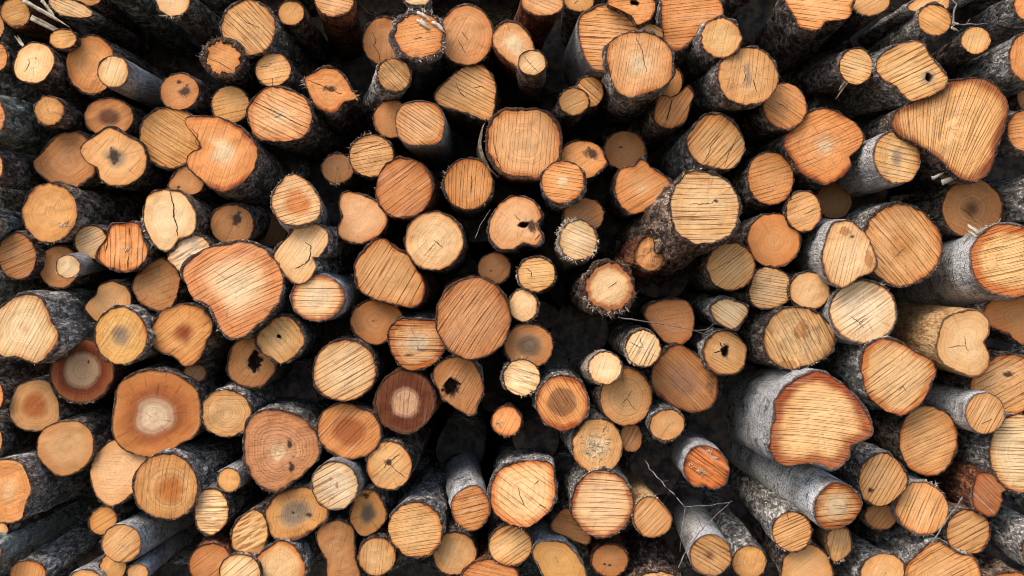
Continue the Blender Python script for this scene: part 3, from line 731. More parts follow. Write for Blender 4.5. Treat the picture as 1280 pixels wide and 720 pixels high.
('03','E 508,0,100,79',9,'tan',(30,.3),'dk','smooth tan log cropped by the top edge beside the lobed kerfed log',{}),
('03','E 832,98,85,80',12,'ochre',(-30,.4),'gr','round ochre log with a pale split bark lip near the top right',dict(fray=[(150,200,10,.015)],strips=[(-10,.03,'pale')])),
('03','P 700,40 740,0 800,-20 890,-20 905,20 870,60 760,60',8,'tan',(40,.4),'gr','tan log fragment at the top edge hidden behind the round ochre log',{}),
('03','E 440,332,82,92',12,'cream2',(-15,.65),'dk','oval log with slanting black kerfs and a dangling bark scrap at its lower left',dict(strips=[(235,.05,'bark')])),
('03','P 550,320 590,260 680,215 760,212 800,270 870,370 885,410 830,470 740,500 700,490 620,420 570,380',18,'cream2',(25,.8),'gr','egg-shaped log with bold kerfs and a round knot hole at its right',dict(holes=[(800,388,22,28)],ringspots=[(795,390,45,50)])),
('03','E 1040,202,70,70',10,'cream2',(70,.25),'dk','small bright round log under the twigs near the top right corner',{}),
('g','P 1117,150 1125,139 1150,125 1175,112 1183,103 1200,100 1225,101 1245,112 1256,132 1253,160 1243,190 1235,212 1222,224 1205,223 1190,212 1170,195 1150,180 1125,165',16,'fan',(72,.62),'dk','huge fan-shaped log end with flaring grain and a red-brown top rim',dict(pith=(1197,163),fan=3.2,saw_k=1.3)),
('g','E 1290,72,30,32',22,'orange',(80,.2),'gr','orange log cut by the right edge with long plated grey bark',{}),
('g','E 1290,6,23,21',14,'vivid',(60,.2),'gr','deep orange log at the very top right corner with grey bark trailing left',{}),
('g','E 1284,121,13,16',-6,'brown',(0,.1),'dk','small dim log at the right edge between the plated-bark log and the fan-shaped log',{}),
('g','E 1284,163,23,26',12,'orange',(10,.5),'gr','orange kerfed log cut by the right edge beside the fan-shaped log',{}),
('g','E 981,132,27,29',8,'orange',(-38,.6),'dk','orange log with slanting kerfs touching the bumpy round orange log',dict(cracks=[[(970,128),(985,135)]])),
('g','P 980,180 987,165 1005,145 1025,136 1045,139 1062,150 1078,165 1077,180 1062,195 1064,207 1055,218 1045,225 1030,230 1018,225 1000,215 990,200',6,'vivid',(25,.35),'dk','large bumpy orange log with a pale pith left of the fan-shaped log',dict(core=(.2,'pale'),pith=(1032,182))),
('g','E 1121,197,32,32',14,'cream2',(-8,.6),'wh','round log with level kerfs and grey centre streaks below the fan-shaped log',dict(stain=2)),
('g','E 1228,-28,22,20',10,'tan',(30,.2),'gr','furrowed bark log near the top right corner whose end is above the frame',{}),
('g','E 935,-26,20,18',6,'tan',(30,.2),'dk','dark bark log leaving through the top edge right of the deep orange log',{}),
# ---- second row left
('g','E -13,208,17,22',12,'tan',(30,.2),'dk','tan log sliver at the left edge under the lichen-crusted log',{}),
('g','E -24,280,24,22',12,'tan',(30,.2),'li','pale grey bark curve at the left edge left of the round ochre log',{}),
('10','E 250,342,140,146',6,'ochre',(70,.12),'dk','large smooth ochre log with white splinters at its lower right',dict(fray=[(235,310,34,.014)],chips=[(310,400),(335,405)])),
('10','E 85,560,98,116',4,'brown2',(20,.5),'dk','brown oval log scored by curved kerfs at the left edge',{}),
('10','E 295,615,100,106',-3,'brown2',(60,.1),'dk','dull brown log behind the small whitish sawn branch at left',{}),
('10','E 340,612,58,58',16,'pale',(45,.1),'sm','small whitish sawn branch sticking out in front of a dull brown log',dict(fray=[(220,320,10,.008)])),
('10','E 455,490,83,83',0,'cream',(25,.5),'dk','cream kerfed log left of the orange bell-shaped log',{}),
('10','P 485,540 530,470 555,405 620,398 690,400 720,480 742,540 700,610 630,640 540,615 490,580',8,'vivid',(88,.6),'dk','orange bell-shaped log with vertical grooves and a pale pith speck',dict(cracks=[[(535,470),(525,540)],[(645,410),(650,470)],[(640,560),(640,625)]],chips=[(638,525)])),
('10','P 715,310 750,250 830,230 920,250 975,320 990,390 960,450 890,480 850,525 800,525 740,460 715,390',9,'pale',(60,.1),'dk','pale smooth log split by a black crack from top to bottom',dict(cracks=[[(850,235),(870,300),(870,360),(885,410),(890,460)]],fray=[(180,245,60,.018)],ww=1.8)),
('10','P 840,210 870,150 900,110 960,110 1000,140 1020,200 990,245 930,250',0,'brown2',(30,.1),'dk','small brown wedge showing between the pale split log and the notched orange log',dict(spots=[(890,215,8,8)])),
('10','E 1160,402,108,99',-1,'brown2',(60,.1),'dk','lone round brown log with a grey pith patch above the huge shell-shaped log',dict(spots=[(1185,380,30,35)])),
('10','P 838,570 870,480 950,455 1020,470 1050,520 1000,590 910,637 860,600',8,'white',(30,.1),'dk','ragged whitish broken stub leaning on the huge shell-shaped log',dict(fray=[(0,90,40,.016)],rough=1)),
('g','P 229,340 240,322 265,308 295,303 320,306 338,320 350,335 354,350 351,365 345,382 330,400 315,412 300,422 288,421 277,410 270,396 262,382 252,375 243,372 238,362',14,'streak',(25,.55),'gr','huge shell-shaped log with orange streaks fanning over a pale centre',dict(core=(.35,'pale'),fray=[(200,260,40,.012)])),
('g','P 165,355 178,335 200,324 217,333 225,350 219,375 207,388 185,383 170,372',1,'brown2',(20,.25),'dk','greyish brown log with a torn corner left of the huge shell-shaped log',dict(fray=[(270,310,10,.01)])),
('g','P 125,357 140,352 155,357 163,370 160,390 140,402 122,402 107,386 112,376 120,368',0,'tan',(60,.12),'dk','plain tan lobed log above the yellow log with a grey centre',{}),
('g','E -28,345,22,22',12,'tan',(30,.2),'li','greenish bark at the left edge above the big cream log',{}),
# ---- second row centre-left
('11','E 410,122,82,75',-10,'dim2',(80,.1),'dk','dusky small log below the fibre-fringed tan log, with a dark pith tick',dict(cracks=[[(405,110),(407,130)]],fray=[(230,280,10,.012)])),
('11','E 742,222,140,150',5,'orange3',(35,.6),'rd','dark orange log with steep fine kerfs touching the heart-shaped log',dict(rings=.3)),
('11','E 1065,200,122,126',4,'orange',(85,.4),'dk','orange log with upright kerfs and a centre crack left of the bark-peeling peach log',dict(cracks=[[(1078,160),(1075,240)]],fray=[(140,200,20,.02),(300,345,14,.015)])),
('11','P 80,290 100,220 180,150 260,190 310,260 325,320 300,380 200,410 130,390 90,330',18,'cream',(20,.5),'wh','teardrop cream log with an orange heart and long grey-white bark to its right',dict(core=(.55,'heart'),pith=(215,300),fray=[(80,200,16,.008)])),
('11','P 420,300 440,250 500,245 590,280 640,330 655,390 620,450 520,495 430,470 410,430 430,360',4,'peachs',(60,.05),'dk','smooth heart-shaped peach log without kerfs',{}),
('11','E 890,485,142,146',9,'cream',(50,.12),'dk','round cream log with a small star crack at its centre',dict(cracks=[[(840,560),(890,500),(915,480)],[(890,480),(915,505)],[(905,490),(935,520)]],ww=.7)),
('11','P 85,550 160,460 210,405 290,400 350,430 360,490 320,560 285,565 300,620 260,680 200,695 140,650 110,600',14,'cream',(55,.2),'gr','kidney-shaped cream log with a hooked black crack and dark scaly bark',dict(cracks=[[(245,490),(275,510),(275,550),(260,590),(195,625)]],ww=1.6)),
('g','P 444,332 455,315 472,300 490,307 510,320 520,335 529,355 528,372 518,383 495,380 465,372 447,358',10,'tan3',(58,.7),'rd','large rounded-trapezoid tan log with steep dark kerfs below the heart-shaped log',{}),
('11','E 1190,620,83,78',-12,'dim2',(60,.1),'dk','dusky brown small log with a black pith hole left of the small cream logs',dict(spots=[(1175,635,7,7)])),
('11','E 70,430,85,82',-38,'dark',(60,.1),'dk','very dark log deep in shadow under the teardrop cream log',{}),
('g','E 397,372,33,29',14,'redrim',(-4,.5),'wh','oval pale log with a thin red rim and white bark to its right',dict(core=(.5,'pale'))),
('g','P 612,290 615,270 630,250 650,245 668,253 677,268 670,281 677,295 670,305 655,303 640,311 625,310 615,300',7,'peachs',(60,.08),'gr','peach log with a black knot hole at its right, left of the bristly log',dict(holes=[(655,281,7,5)],spots=[(664,282,7,9)],cracks=[[(643,268),(650,276)],[(668,300),(676,292)]])),
('g','E 592,398,46,50',12,'peach3',(52,.65),'rd','large round reddish peach log in the very centre with fine steep kerfs',dict(rimw=.18,fray=[])),
# ---- second row centre-right
('12','E 255,190,110,108',13,'orange',(-12,.55),'gr','bright orange kerfed log with pale pith flecks over the rot-cornered log',dict(core=(.2,'pale'))),
('12','P 235,75 300,-10 420,0 470,90 440,130 400,165 350,170 290,150',1,'orange',(30,.2),'dk','orange log with a rotten dark patch at its right corner behind the bright kerfed log',dict(spots=[(400,45,40,30)],fray=[(300,380,24,.012)])),
('12','P 515,200 540,130 610,110 650,80 700,120 790,190 770,260 700,320 600,345 550,310 520,250',2,'orange',(32,.35),'dk','hump-topped orange log left of the great thick-barked pale log',dict(core=(.25,'peach'))),
('12','P 775,350 785,255 840,180 900,130 1030,140 1110,180 1155,260 1155,330 1125,425 1055,480 950,510 865,500 795,445',32,'stripe',(5,.75),'sh','great pale log with level kerfs and shaggy bark around a sawn branch',dict(rim=.07,vp=(410,620),stub=(690,550,85,95),fray=[(90,230,70,.014)],cracks=[[(880,305),(1000,295),(1030,270)]],spots=[(1030,280,16,12)])),
('12','E 358,352,102,86',-3,'brown',(35,.3),'dk','plain brown log behind the bristly pale log',{}),
('12','E 330,480,96,102',10,'pale',(-20,.4),'pf','pale bristly log with a shaggy fringe of fibres all around its left side',dict(fray=[(100,260,160,.022),(280,360,50,.016)],vp=(640,420))),
('12','E 122,650,96,86',4,'cream2',(5,.35),'gr','small cream log with a short pith crack below the knot-holed peach log',dict(cracks=[[(70,620),(95,640),(95,665)]],fray=[(130,220,24,.012)])),
('g','E 762,359,32,32',15,'rimmed',(30,.15),'sh','cream log with a burnt orange rim and curling bark shreds below it',dict(rim=.12,cracks=[[(760,360),(772,352)]],fray=[(200,340,90,.026),(50,70,8,.03),(140,160,8,.03)])),
('12','E 1095,612,119,118',9,'cream3',(40,.45),'dk','tan log with slanting kerfs directly below the great thick-barked pale log',dict(cracks=[[(990,640),(1080,590),(1160,540)]])),
('g','E 967,300,33,34',3,'vivids',(60,.05),'dk','smooth plain orange disc without kerfs right of the great thick-barked log',dict(core=(.12,'tan'))),
('g','E 963,223,29,33',2,'orange',(15,.4),'dk','orange kerfed oval log above the small tan log and the smooth orange disc',{}),
('g','P 940,350 950,336 965,334 985,345 989,362 985,375 970,385 945,383 937,368',3,'cream',(-10,.6),'dk','cream log with level rust-tinted kerfs left of the small plain cream disc',{}),
# ---- second row right
('13','E 178,335,89,101',5,'tan',(25,.3),'dk','small tan log in front of a dark deep-set log below the bumpy orange log',dict(cracks=[[(190,350),(240,320)]])),
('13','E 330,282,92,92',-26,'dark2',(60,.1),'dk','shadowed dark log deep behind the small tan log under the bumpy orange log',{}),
('13','P 268,560 290,470 330,400 400,388 480,440 530,530 537,620 440,675 370,712 310,690 280,630',17,'cream',(75,.3),'wh','cream log with an orange patch near a small black hole and flecked white bark',dict(rings=.4,patches=[(385,440,30,28),(505,580,25,55)],spots=[(425,465,14,9)])),
('g','E 1127,306,49,50',6,'tan3',(-48,.6),'gr','large round tan log with fine slanting kerfs and a check-mark crack',dict(core=(.35,'ochre'),cracks=[[(1115,316),(1119,321),(1132,308)]])),
('13','E 1020,322,152,146',-6,'brown2',(-30,.2),'dk','round brown log with a dark pith and a crack running to its lower right',dict(core=(.25,'dim'),cracks=[[(960,320),(1000,345),(1040,390)]])),
('g','E 1302,245,24,28',8,'tan',(30,.2),'gr','twisted grey bark log at the right edge beside the round brown cracked log',{}),
('g','E 1262,325,49,46',18,'burnt',(15,.6),'wb','white birch log at the right edge with a scorched orange rim',dict(fray=[(95,140,6,.03)],strips=[(140,.05,'pale')])),
# ---- third row left
('20','P -25,150 20,80 120,30 200,50 245,120 260,170 295,240 270,300 190,375 100,345 0,330 -35,250',20,'pale2',(60,.35),'gr','big lumpy cream log at the left edge with dark scaly bark to its right',dict(core=(.12,'peach'))),
('20','E 410,415,152,155',3,'ringed',(80,.1),'rd','log with a tilted whitish core inside a dark red-brown ring, crumbly at bottom',dict(core=(.56,'paleg'),ringc=1,pith=(415,405),spots=[(440,368,8,14)],fray=[(230,300,40,.01)])),
('20','E 605,237,133,143',11,'yellow',(60,.25),'gr','yellow log with a smoky grey centre overlapping the dark-ringed log',dict(core=(.32,'grey'),stain=0)),
('20','P 750,220 800,130 870,90 930,80 1010,105 1060,170 1040,260 990,360 930,385 880,350 800,310 755,270',6,'ochre2',(40,.4),'dk','rounded triangular log with a red-brown heart like an eye',dict(core=(.28,'heartd'),pith=(925,225),rings=.2)),
('20','P 48,600 80,500 160,460 230,470 280,540 297,610 280,680 190,712 110,700 60,650',3,'dull',(50,.1),'dk','dull tan log with a mottled rusty centre under the dark-ringed log at left',dict(core=(.5,'rust'))),
('g','P 142,535 144,515 150,485 165,470 180,464 205,465 225,472 245,490 250,515 245,540 225,555 195,570 172,568 155,560 145,548',8,'bullseye',(40,.05),'dk','largest bullseye log with a glowing white core and wide orange-brown ring',dict(core=(.36,'white'),ringc=2,pith=(192,523))),
('20','E 1130,625,119,120',6,'ringtan',(0,.1),'gr','small round tan log with neat growth rings right of the bullseye log',dict(rings=.9)),
('g','E -8,494,13,20',8,'orange',(0,.2),'dk','orange sliver at the left edge below the big lumpy cream log',{}),
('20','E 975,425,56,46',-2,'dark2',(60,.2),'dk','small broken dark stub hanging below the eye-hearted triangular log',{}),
('g','P 284,455 290,435 300,425 325,424 342,440 344,460 338,472 325,483 305,482 288,472',-5,'brown2',(50,.2),'dk','brown log with a ragged black hollow behind the log with a small pith hole',dict(holes=[(318,452,12,14)],fray=[])),
('g','E -24,552,26,26',12,'tan',(0,.2),'dk','dark grey bark at the left edge above the orange-faced rough-barked log',{}),
('g','E -24,464,22,20',6,'tan',(0,.2),'dk','dark furrowed bark at the left edge under the big lumpy cream log',{}),
('g','P 47,560 50,545 60,533 80,527 100,528 112,540 116,562 108,580 90,592 72,594 58,582 48,570',7,'dull2',(30,.08),'dk','beige squarish log with a faint puckered centre below the rusty-centred dull log',dict(core=(.4,'tan'),rings=.3)),
# ---- third row centre-left
('21','P 5,260 40,200 120,140 190,160 225,210 240,270 190,340 130,375 60,340 25,310',7,'cream3',(-50,.3),'gr','tan log with a small black pith hole below the huge shell-shaped log',dict(holes=[(115,243,14,12)])),
('21','P 475,150 500,100 580,60 680,80 730,140 690,200 640,270 580,280 510,240 480,190',0,'orange3s',(60,.05),'dk','smooth brownish orange log behind the pale log with rust-coloured stripes',dict(spots=[(585,165,5,8)])),
('21','P 665,230 690,180 740,155 880,165 930,190 950,260 930,330 880,385 780,410 720,380 680,310',9,'rusty',(-3,.95),'dk','barrel-shaped pale log with bold level rust-coloured stripes',dict(core=(.35,'white'),cracks=[[(805,290),(815,305)]])),
('21','E 443,415,152,150',10,'cream',(28,.65),'dk','large round cream log with parallel kerfs and a thin red rim, alone in dark gap',dict(rimw=.1,redline=1)),
('21','E 745,570,150,156',6,'darkring',(80,.25),'rd','dark brown log with an oval pale core below the rust-striped barrel-shaped log',dict(core=(.46,'corep'),pith=(750,575))),
('21','P 885,440 910,380 990,345 1070,360 1120,430 1135,520 1105,590 1080,635 1000,600 930,550 905,490',5,'brown3',(55,.35),'gr','brown log with a big ragged hollow and a pointed lower corner',dict(holes=[(975,495,48,58)],pith=(1000,480))),
('g','E 661,432,31,27',2,'brown3',(20,.1),'dk','brown log with ghostly grey rings and dark bark under the small cream disc',dict(core=(.5,'greyd'),rings=.7)),
('g','E 652,472,23,23',7,'pale',(-20,.3),'gr','splintery pale log with shredded face below the grey-ringed brown log',dict(fray=[(60,200,50,.014),(270,330,20,.012)],rough=1,vp=(600,440))),
('g','E 633,526,19,19',2,'vivid',(60,.2),'dk','little bright orange log alone in the dark below the splintery pale log',dict(chips=[(624,530)],fray=[(260,320,14,.01)])),
('g','P 397,545 400,520 415,508 430,505 450,510 468,520 476,540 470,560 450,572 430,573 410,562',6,'mottle',(45,.4),'dk','mottled orange-brown log with a blotchy heart below the large round cream log',dict(core=(.55,'rust'))),
('g','P 306,560 310,530 325,515 345,513 370,520 390,538 398,555 395,575 375,595 355,608 340,612 325,603 312,585',10,'pinkring',(10,.15),'gr','big pinkish brown log with a pale pith, wide growth rings and dark stain marks',dict(core=(.17,'pale'),rings=.9,pith=(347,567),spots=[(361,556,4,6),(364,583,3,8)])),
# ---- third row centre-right
('g','E 654,382,18,20',3,'cream',(40,.15),'gr','small cream disc with a frayed lower rim right of the large central reddish log',dict(fray=[(280,340,26,.014)])),
('22','E 252,572,132,134',9,'heartwood',(-55,.45),'gr','log with a brown heart inside an orange ring and white bark sliver above it',dict(core=(.55,'heartb'),redline=1)),
('22','E 466,400,84,84',14,'pale',(70,.2),'pf','little pale log with curled white bark at upper left over the star-cracked tan log',dict(fray=[(110,190,40,.016)])),
('22','E 655,302,88,92',18,'pale',(60,.55),'dk','pale log with fan-like dark kerfs and rough dark bark at its upper left',dict(fray=[(150,250,24,.01)],cracks=[[(590,270),(650,300)],[(640,250),(655,300)]])),
('22','P 665,120 700,80 800,55 880,75 910,150 890,240 840,280 770,270 720,220 680,160',-8,'brown4',(10,.15),'dk','dim reddish brown log with a thin twig crossing in front of it',{}),
('22','P 700,430 730,360 820,285 930,340 1000,410 1025,480 1010,570 930,620 830,600 740,540 705,490',-3,'brown4',(-45,.35),'dk','broad reddish brown log with a pointed top and dark chipped right edge',dict(core=(.45,'pinkg'),patchesd=[(990,480,35,80)])),
('22','E 1065,325,112,112',3,'tan2',(-32,.4),'gr','tan log with a ragged black keyhole-shaped hollow right of the dim twig-crossed log',dict(holes=[(1065,320,24,36)],cracks=[[(1005,325),(1050,310)],[(1040,270),(1060,310)]],ww=1.8)),
('22','P 1000,90 1060,55 1130,70 1175,95 1165,150 1110,205 1040,180 1000,130',7,'pale',(-35,.6),'gr','small pale pointed log with rusty slanting kerfs above the keyhole-hollow log',dict(fray=[(60,150,20,.01)])),
('22','E 570,546,130,142',4,'tan3',(20,.15),'dk','round tan log with a dark three-armed star crack at its centre',dict(cracks=[[(575,550),(600,510)],[(575,550),(600,590),(620,610)],[(575,550),(545,585)]],ww=.8)),
('g','E 834,531,22,20',6,'tan3',(60,.1),'gr','small smooth tan log with a grey bark rim below the broad reddish brown log',{}),
('g','E 747,558,32,34',6,'cream3',(75,.12),'gr','orange-tan log with a whitish crumbly patch above the red-rimmed kerfed log',dict(core=(.35,'cream'),chipsN=40)),
('g','E 789,547,14,18',-2,'brown2',(60,.4),'dk','small brown log half hidden right of the log with a crumbly whitish patch',{}),
# ---- third row right
('g','E 1012,363,25,23',6,'peachp',(70,.08),'dk','small plain cream disc between the rust-kerfed log and the white-barked log',{}),
('g','P 952,422 958,403 968,392 985,385 1010,386 1030,397 1045,415 1046,430 1038,443 1020,453 1000,459 985,461 965,452 955,440',12,'rough',(-60,.85),'dk','rough-hewn cream log with torn slanting fibres and a crumbly brown lower rim',dict(rough=1,patches=[(1002,414,10,12),(985,455,14,6)],fray=[(210,330,70,.01)])),
('g','E 1079,390,42,39',12,'white2',(35,.5),'wh','whitish log with slanting kerfs and a branching crack, white bark at left',dict(cracks=[[(1062,395),(1073,403),(1079,410)],[(1073,403),(1082,397)]],fray=[(30,60,8,.015)])),
('23','P 870,180 900,145 1030,115 1100,150 1110,220 1085,270 1105,330 1100,400 1040,440 960,420 870,370 840,300 850,240',16,'creams',(80,.06),'db','notch-sided smooth cream log with a cross-shaped crack and peeled pale flank',dict(cracks=[[(895,295),(960,288),(985,290)],[(980,240),(988,290),(1000,320)]],ww=.9)),
('23','P 463,380 500,290 560,258 640,270 720,310 830,380 830,450 780,560 700,625 620,625 540,580 490,510',14,'rimmed2',(35,.65),'gr','large rounded cream log with orange rim patches and a small ring knot low down',dict(cracks=[[(655,515),(675,490),(695,520)]],redline=1)),
('g','P 1231,388 1242,375 1262,371 1290,372 1310,390 1300,420 1280,430 1262,418 1245,410 1235,402',6,'orange3s',(20,.12),'dk','brownish orange smooth log at the right edge below the white birch log',{}),
('g','P 1215,480 1225,465 1245,447 1272,445 1290,460 1296,490 1275,515 1255,518 1235,510 1218,497',4,'tan3',(30,.65),'dk','tan kerfed log at the right edge with a small black knot near its top',dict(spots=[(1260,468,7,4)])),
('23','E 1085,625,100,100',18,'tan',(60,.6),'wb','small tan kerfed log with clean white birch bark and brown scars at left',dict(cracks=[[(1065,680),(1100,665),(1125,655)]])),
('g','P 968,525 972,500 985,482 1005,469 1027,466 1047,477 1067,495 1082,515 1088,535 1083,545 1063,557 1057,573 1043,584 1020,578 1000,577 980,580 967,568 966,548',30,'burnt2',(-6,.6),'wh','massive skull-shaped log with a scorched red-orange rim and grey-white bark',dict(redline=1,pith=(1025,522))),
('g','E 1160,551,36,43',5,'tan3',(25,.45),'dk','tall oval tan log with even kerfs right of the massive skull-shaped log',{}),
('g','E 1275,566,38,48',12,'pale2',(-4,.75),'gr','large pale log at the right edge with level black kerfs and a red upper rim',dict(redline=1)),
# ---- bottom row left
('30','P -50,200 0,145 80,140 130,190 160,280 130,360 95,440 0,455 -50,400',20,'orangec',(20,.1),'gr','orange-faced log at the left edge with very rough grey bark to its right',dict(core=(.3,'peach'),fray=[(330,390,10,.008)])),
('30','P 450,180 480,100 580,40 660,80 740,150 720,240 670,300 620,340 560,360 490,310 460,250',5,'creamd',(0,.12),'dk','smooth cream log with a ragged lower rim left of the ringed broad tan log',dict(fray=[(90,120,10,.012),(240,300,20,.01)])),
('30','E 830,275,160,166',12,'ringtan2',(80,.3),'gr','broad tan log with an orange-brown oval heart of growth rings',dict(core=(.42,'heart2'),rings=.6,pith=(865,300))),
('30','E 1145,240,60,60',9,'ochre',(80,.15),'wh','little ochre log with ragged whitish bark right of the broad ringed log',dict(fray=[(60,170,16,.01)])),
('30','P 970,380 1000,310 1060,285 1120,320 1145,390 1130,460 1060,510 990,480',8,'cream',(0,.65),'dk','small cream log with level kerfs and a crumbled broken top',dict(rough=1,fray=[(40,140,30,.01)])),
('30','E 515,443,74,66,35',4,'ochre2',(35,.3),'dk','small slanted orange-brown log above the log with peeling pale bark',{}),
('30','E 608,558,99,96',16,'tan',(40,.55),'wh','tan kerfed log wrapped in peeling pale grey bark at lower left',{}),
('30','E 565,672,68,66',7,'ochre',(60,.12),'dk','small plain ochre log tucked under the log with peeling pale bark',{}),
('30','E 690,705,56,48',14,'tan',(60,.15),'sm','thin bottom-edge stick with long grey bark running to the upper right',{}),
('g','E -16,690,17,18',20,'tan',(0,.2),'lg','slender branch crusted with pale green lichen at the lower left',{}),
('30','E 140,708,96,66',10,'orange',(80,.25),'gr','orange log at bottom left with a white crumbling edge and grey bark',dict(fray=[(40,100,50,.016)])),
('g','E 107,736,24,24',12,'tan',(0,.2),'wh','whitish bark hump at the bottom edge left of the small plain ochre log',{}),
('g','P 289,680 292,658 305,645 320,637 332,648 335,672 325,690 310,693 295,690',8,'cream3',(30,.15),'dk','crumbly tan log at the bottom left of the log with a smoky grey centre',dict(rough=1)),
('g','E 263,705,26,25',10,'orange3',(35,.3),'rd','orange-brown log at the bottom edge under the small cream log with crumbled top',{}),
('g','E 300,714,26,21',13,'cream',(40,.85),'dk','striped cream log at the bottom edge left of the half-moon pale log',dict(rimw=.2)),
('31','P 0,630 60,580 130,540 200,580 238,650 230,730 100,780 -10,720',10,'rimmed2',(80,.1),'gr','half-moon pale log with orange flare at its right, on the bottom edge',{}),
('g','E 2,661,9,8',8,'tan',(0,.1),'dk','tiny tan log end at the left edge above the lichen-crusted branch',{}),
# ---- bottom row centre-left
('31','P 45,420 80,340 150,290 250,280 320,310 360,400 320,460 220,530 130,540 70,500',7,'ochre',(80,.15),'gr','tan log with a smoky grey centre and black flecks under a whitish log',dict(core=(.5,'grey'),spots=[(185,405,10,10),(265,415,22,14)])),
('31','E 395,268,116,120',18,'white2',(28,.6),'sm','whitish log with slanting kerfs and a brown bent pith mark',dict(patches=[(375,235,14,10),(405,270,8,20)])),
('31','E 665,167,113,118',7,'cream3',(40,.3),'dk','round tan log with a black star-shaped pith burst',dict(spots=[(662,150,20,18)],cracks=[[(660,150),(720,110)],[(660,150),(700,190),(750,230)],[(660,150),(640,180)]])),
('31','P 470,430 485,370 500,310 545,290 600,300 640,370 652,430 610,490 540,520 490,480',4,'ochre2',(80,.08),'dk','brown pear-shaped log with a grey centre and a rotten knob on top',dict(core=(.4,'greyd'),spots=[(545,315,26,16)],pith=(560,410))),
('31','E 795,490,136,138',14,'cream3',(8,.45),'gr','tan kerfed log with furrowed grey bark above it at bottom centre-left',{}),
('31','P 975,360 1000,310 1080,268 1140,300 1170,370 1160,430 1100,490 1040,480 990,430',15,'orange',(10,.6),'wh','orange kerfed log with a long sleeve of pale bark above it',dict(vp=(520,330))),
('31','E 605,622,93,96',8,'cream3',(85,.35),'dk','small tan log with upright cracks below the pear-shaped brown log',{}),
('31','P 310,540 330,470 400,445 470,470 490,530 500,640 510,740 370,740 350,640',4,'brown2',(80,.15),'dk','long brown peeled piece standing at the bottom edge like a bowling pin',dict(pith=(420,620))),
('31','E 993,610,109,106',8,'tan',(70,.12),'dk','smooth tan log at the bottom edge left of the small cream kerfed log',{}),
('g','E 638,682,27,25',11,'cream3',(32,.7),'dk','small cream log with bold slanting kerfs under the big orange-rimmed log',{}),
('g','E 613,727,36,27',12,'orange3',(-15,.3),'rd','reddish brown log cropped by the bottom edge near the centre',{}),
('g','P 614,610 618,598 630,585 650,578 675,577 690,582 693,605 692,625 685,640 660,657 640,655 622,645 614,628',20,'rimmed2',(-35,.45),'gr','big cream log with an orange rim and pocked cracks at bottom centre',dict(cracks=[[(648,610),(650,620),(656,632)],[(668,606),(674,600)],[(674,630),(682,634)]],redline=1)),
# ---- bottom row centre-right
('32','E 450,360,153,163',13,'redrim',(-3,.65),'gr','round pale log with a wide red rim and level kerfs',dict(rimw=.2,fray=[(300,340,14,.012)])),
('32','P 195,480 250,390 300,385 340,420 370,480 392,520 375,560 290,535',2,'brown3',(-15,.25),'dk','brown split wedge tucked left behind the red-rimmed round log',{}),
('32','P 105,590 150,550 260,555 320,610 360,690 350,740 190,745 130,660',12,'ochres',(70,.05),'wh','smooth ochre oblong log at the bottom edge with grey bark along its top',{}),
('32','E 490,642,91,82',6,'orange3s',(60,.05),'rd','smooth orange-brown disc with dark pith marks under the red-rimmed round log',dict(spots=[(465,662,9,6),(487,664,12,6)])),
('32','P 605,420 630,350 700,325 770,380 800,440 770,500 690,525 630,490',12,'tan3',(45,.5),'db','pear-shaped tan kerfed log with a peeled brown neck above it',dict(fray=[(70,140,20,.012)])),
('32','P 860,190 880,110 940,70 1020,85 1075,150 1082,200 1050,270 985,280 975,268 910,270 870,220',16,'vivid3',(-38,.75),'wh','log with a fiery orange striped face and a torn pale ridge across it',dict(chips=[(985,100),(1010,125),(900,165),(930,190),(950,205)],vp=(720,420),rough=1)),
('32','E 990,616,103,103',22,'tan2',(-28,.65),'wb','tan kerfed log with bright white papery bark and twigs resting over it',dict(core=(.2,'brown'),vp=(740,400))),
('32','E 1185,652,88,84',14,'ochre',(75,.15),'gr','ochre log at the bottom edge right of the white-barked log under twigs',{}),
('g','E 822,740,34,26',14,'cream',(10,.3),'sh','shaggy brown bark log rising from the bottom edge beside the white-barked log',{}),
# ---- bottom row right
('33','P 455,260 470,170 530,115 600,110 660,160 692,230 680,290 600,360 530,365 480,330',13,'tan',(62,.65),'gr','tan log with steep kerfs and mossy grey bark over its shoulder, below oval log',dict(spots=[(510,290,12,14)])),
('33','P 230,360 260,290 320,250 400,270 460,330 468,380 430,450 350,490 280,480 240,430',26,'creamo',(4,.7),'wb','pale log with rusty kerfed edges at the end of a long white smooth trunk',dict(core=(.45,'pale'),vp=(400,215))),
('33','E 120,498,98,102',15,'tan3',(25,.65),'gr','tan log with dark kerfs at lower right below the long white smooth trunk',dict(cracks=[[(95,410),(105,440)]],fray=[(225,250,8,.012)])),
('33','P 640,380 670,310 740,255 830,270 890,340 897,410 850,480 770,510 690,480 650,430',9,'tan3',(66,.7),'wh','tan log with steep kerfs and a white splintered cap right of the mossy-shouldered log',dict(fray=[(40,140,30,.02),(240,290,12,.01)])),
('33','E 565,422,79,68',1,'brown2',(50,.3),'dk','small brown log squeezed below the mossy-shouldered kerfed log',{}),
('33','P 295,560 305,500 350,480 400,490 417,560 400,610 330,648',12,'tan2',(80,.3),'db','small splintered stub hanging below the end of the long white trunk',dict(rough=1,fray=[(230,290,16,.014)])),
('33','P 1030,260 1060,205 1130,215 1190,280 1170,300 1165,360 1120,420 1040,390 1020,330',12,'redbrown',(-45,.4),'rd','dark reddish log with slanting grain and shredded brown side at lower right',dict(fray=[(160,230,30,.02)])),
('33','E 1000,500,108,113',9,'tan3',(30,.6),'dk','round tan log with even slanting kerfs below the dark reddish log',{}),
('33','P 72,680 100,610 200,563 280,600 312,660 300,740 100,745',10,'tan',(40,.12),'dk','smooth tan log at the bottom edge below the dark-kerfed log',{}),
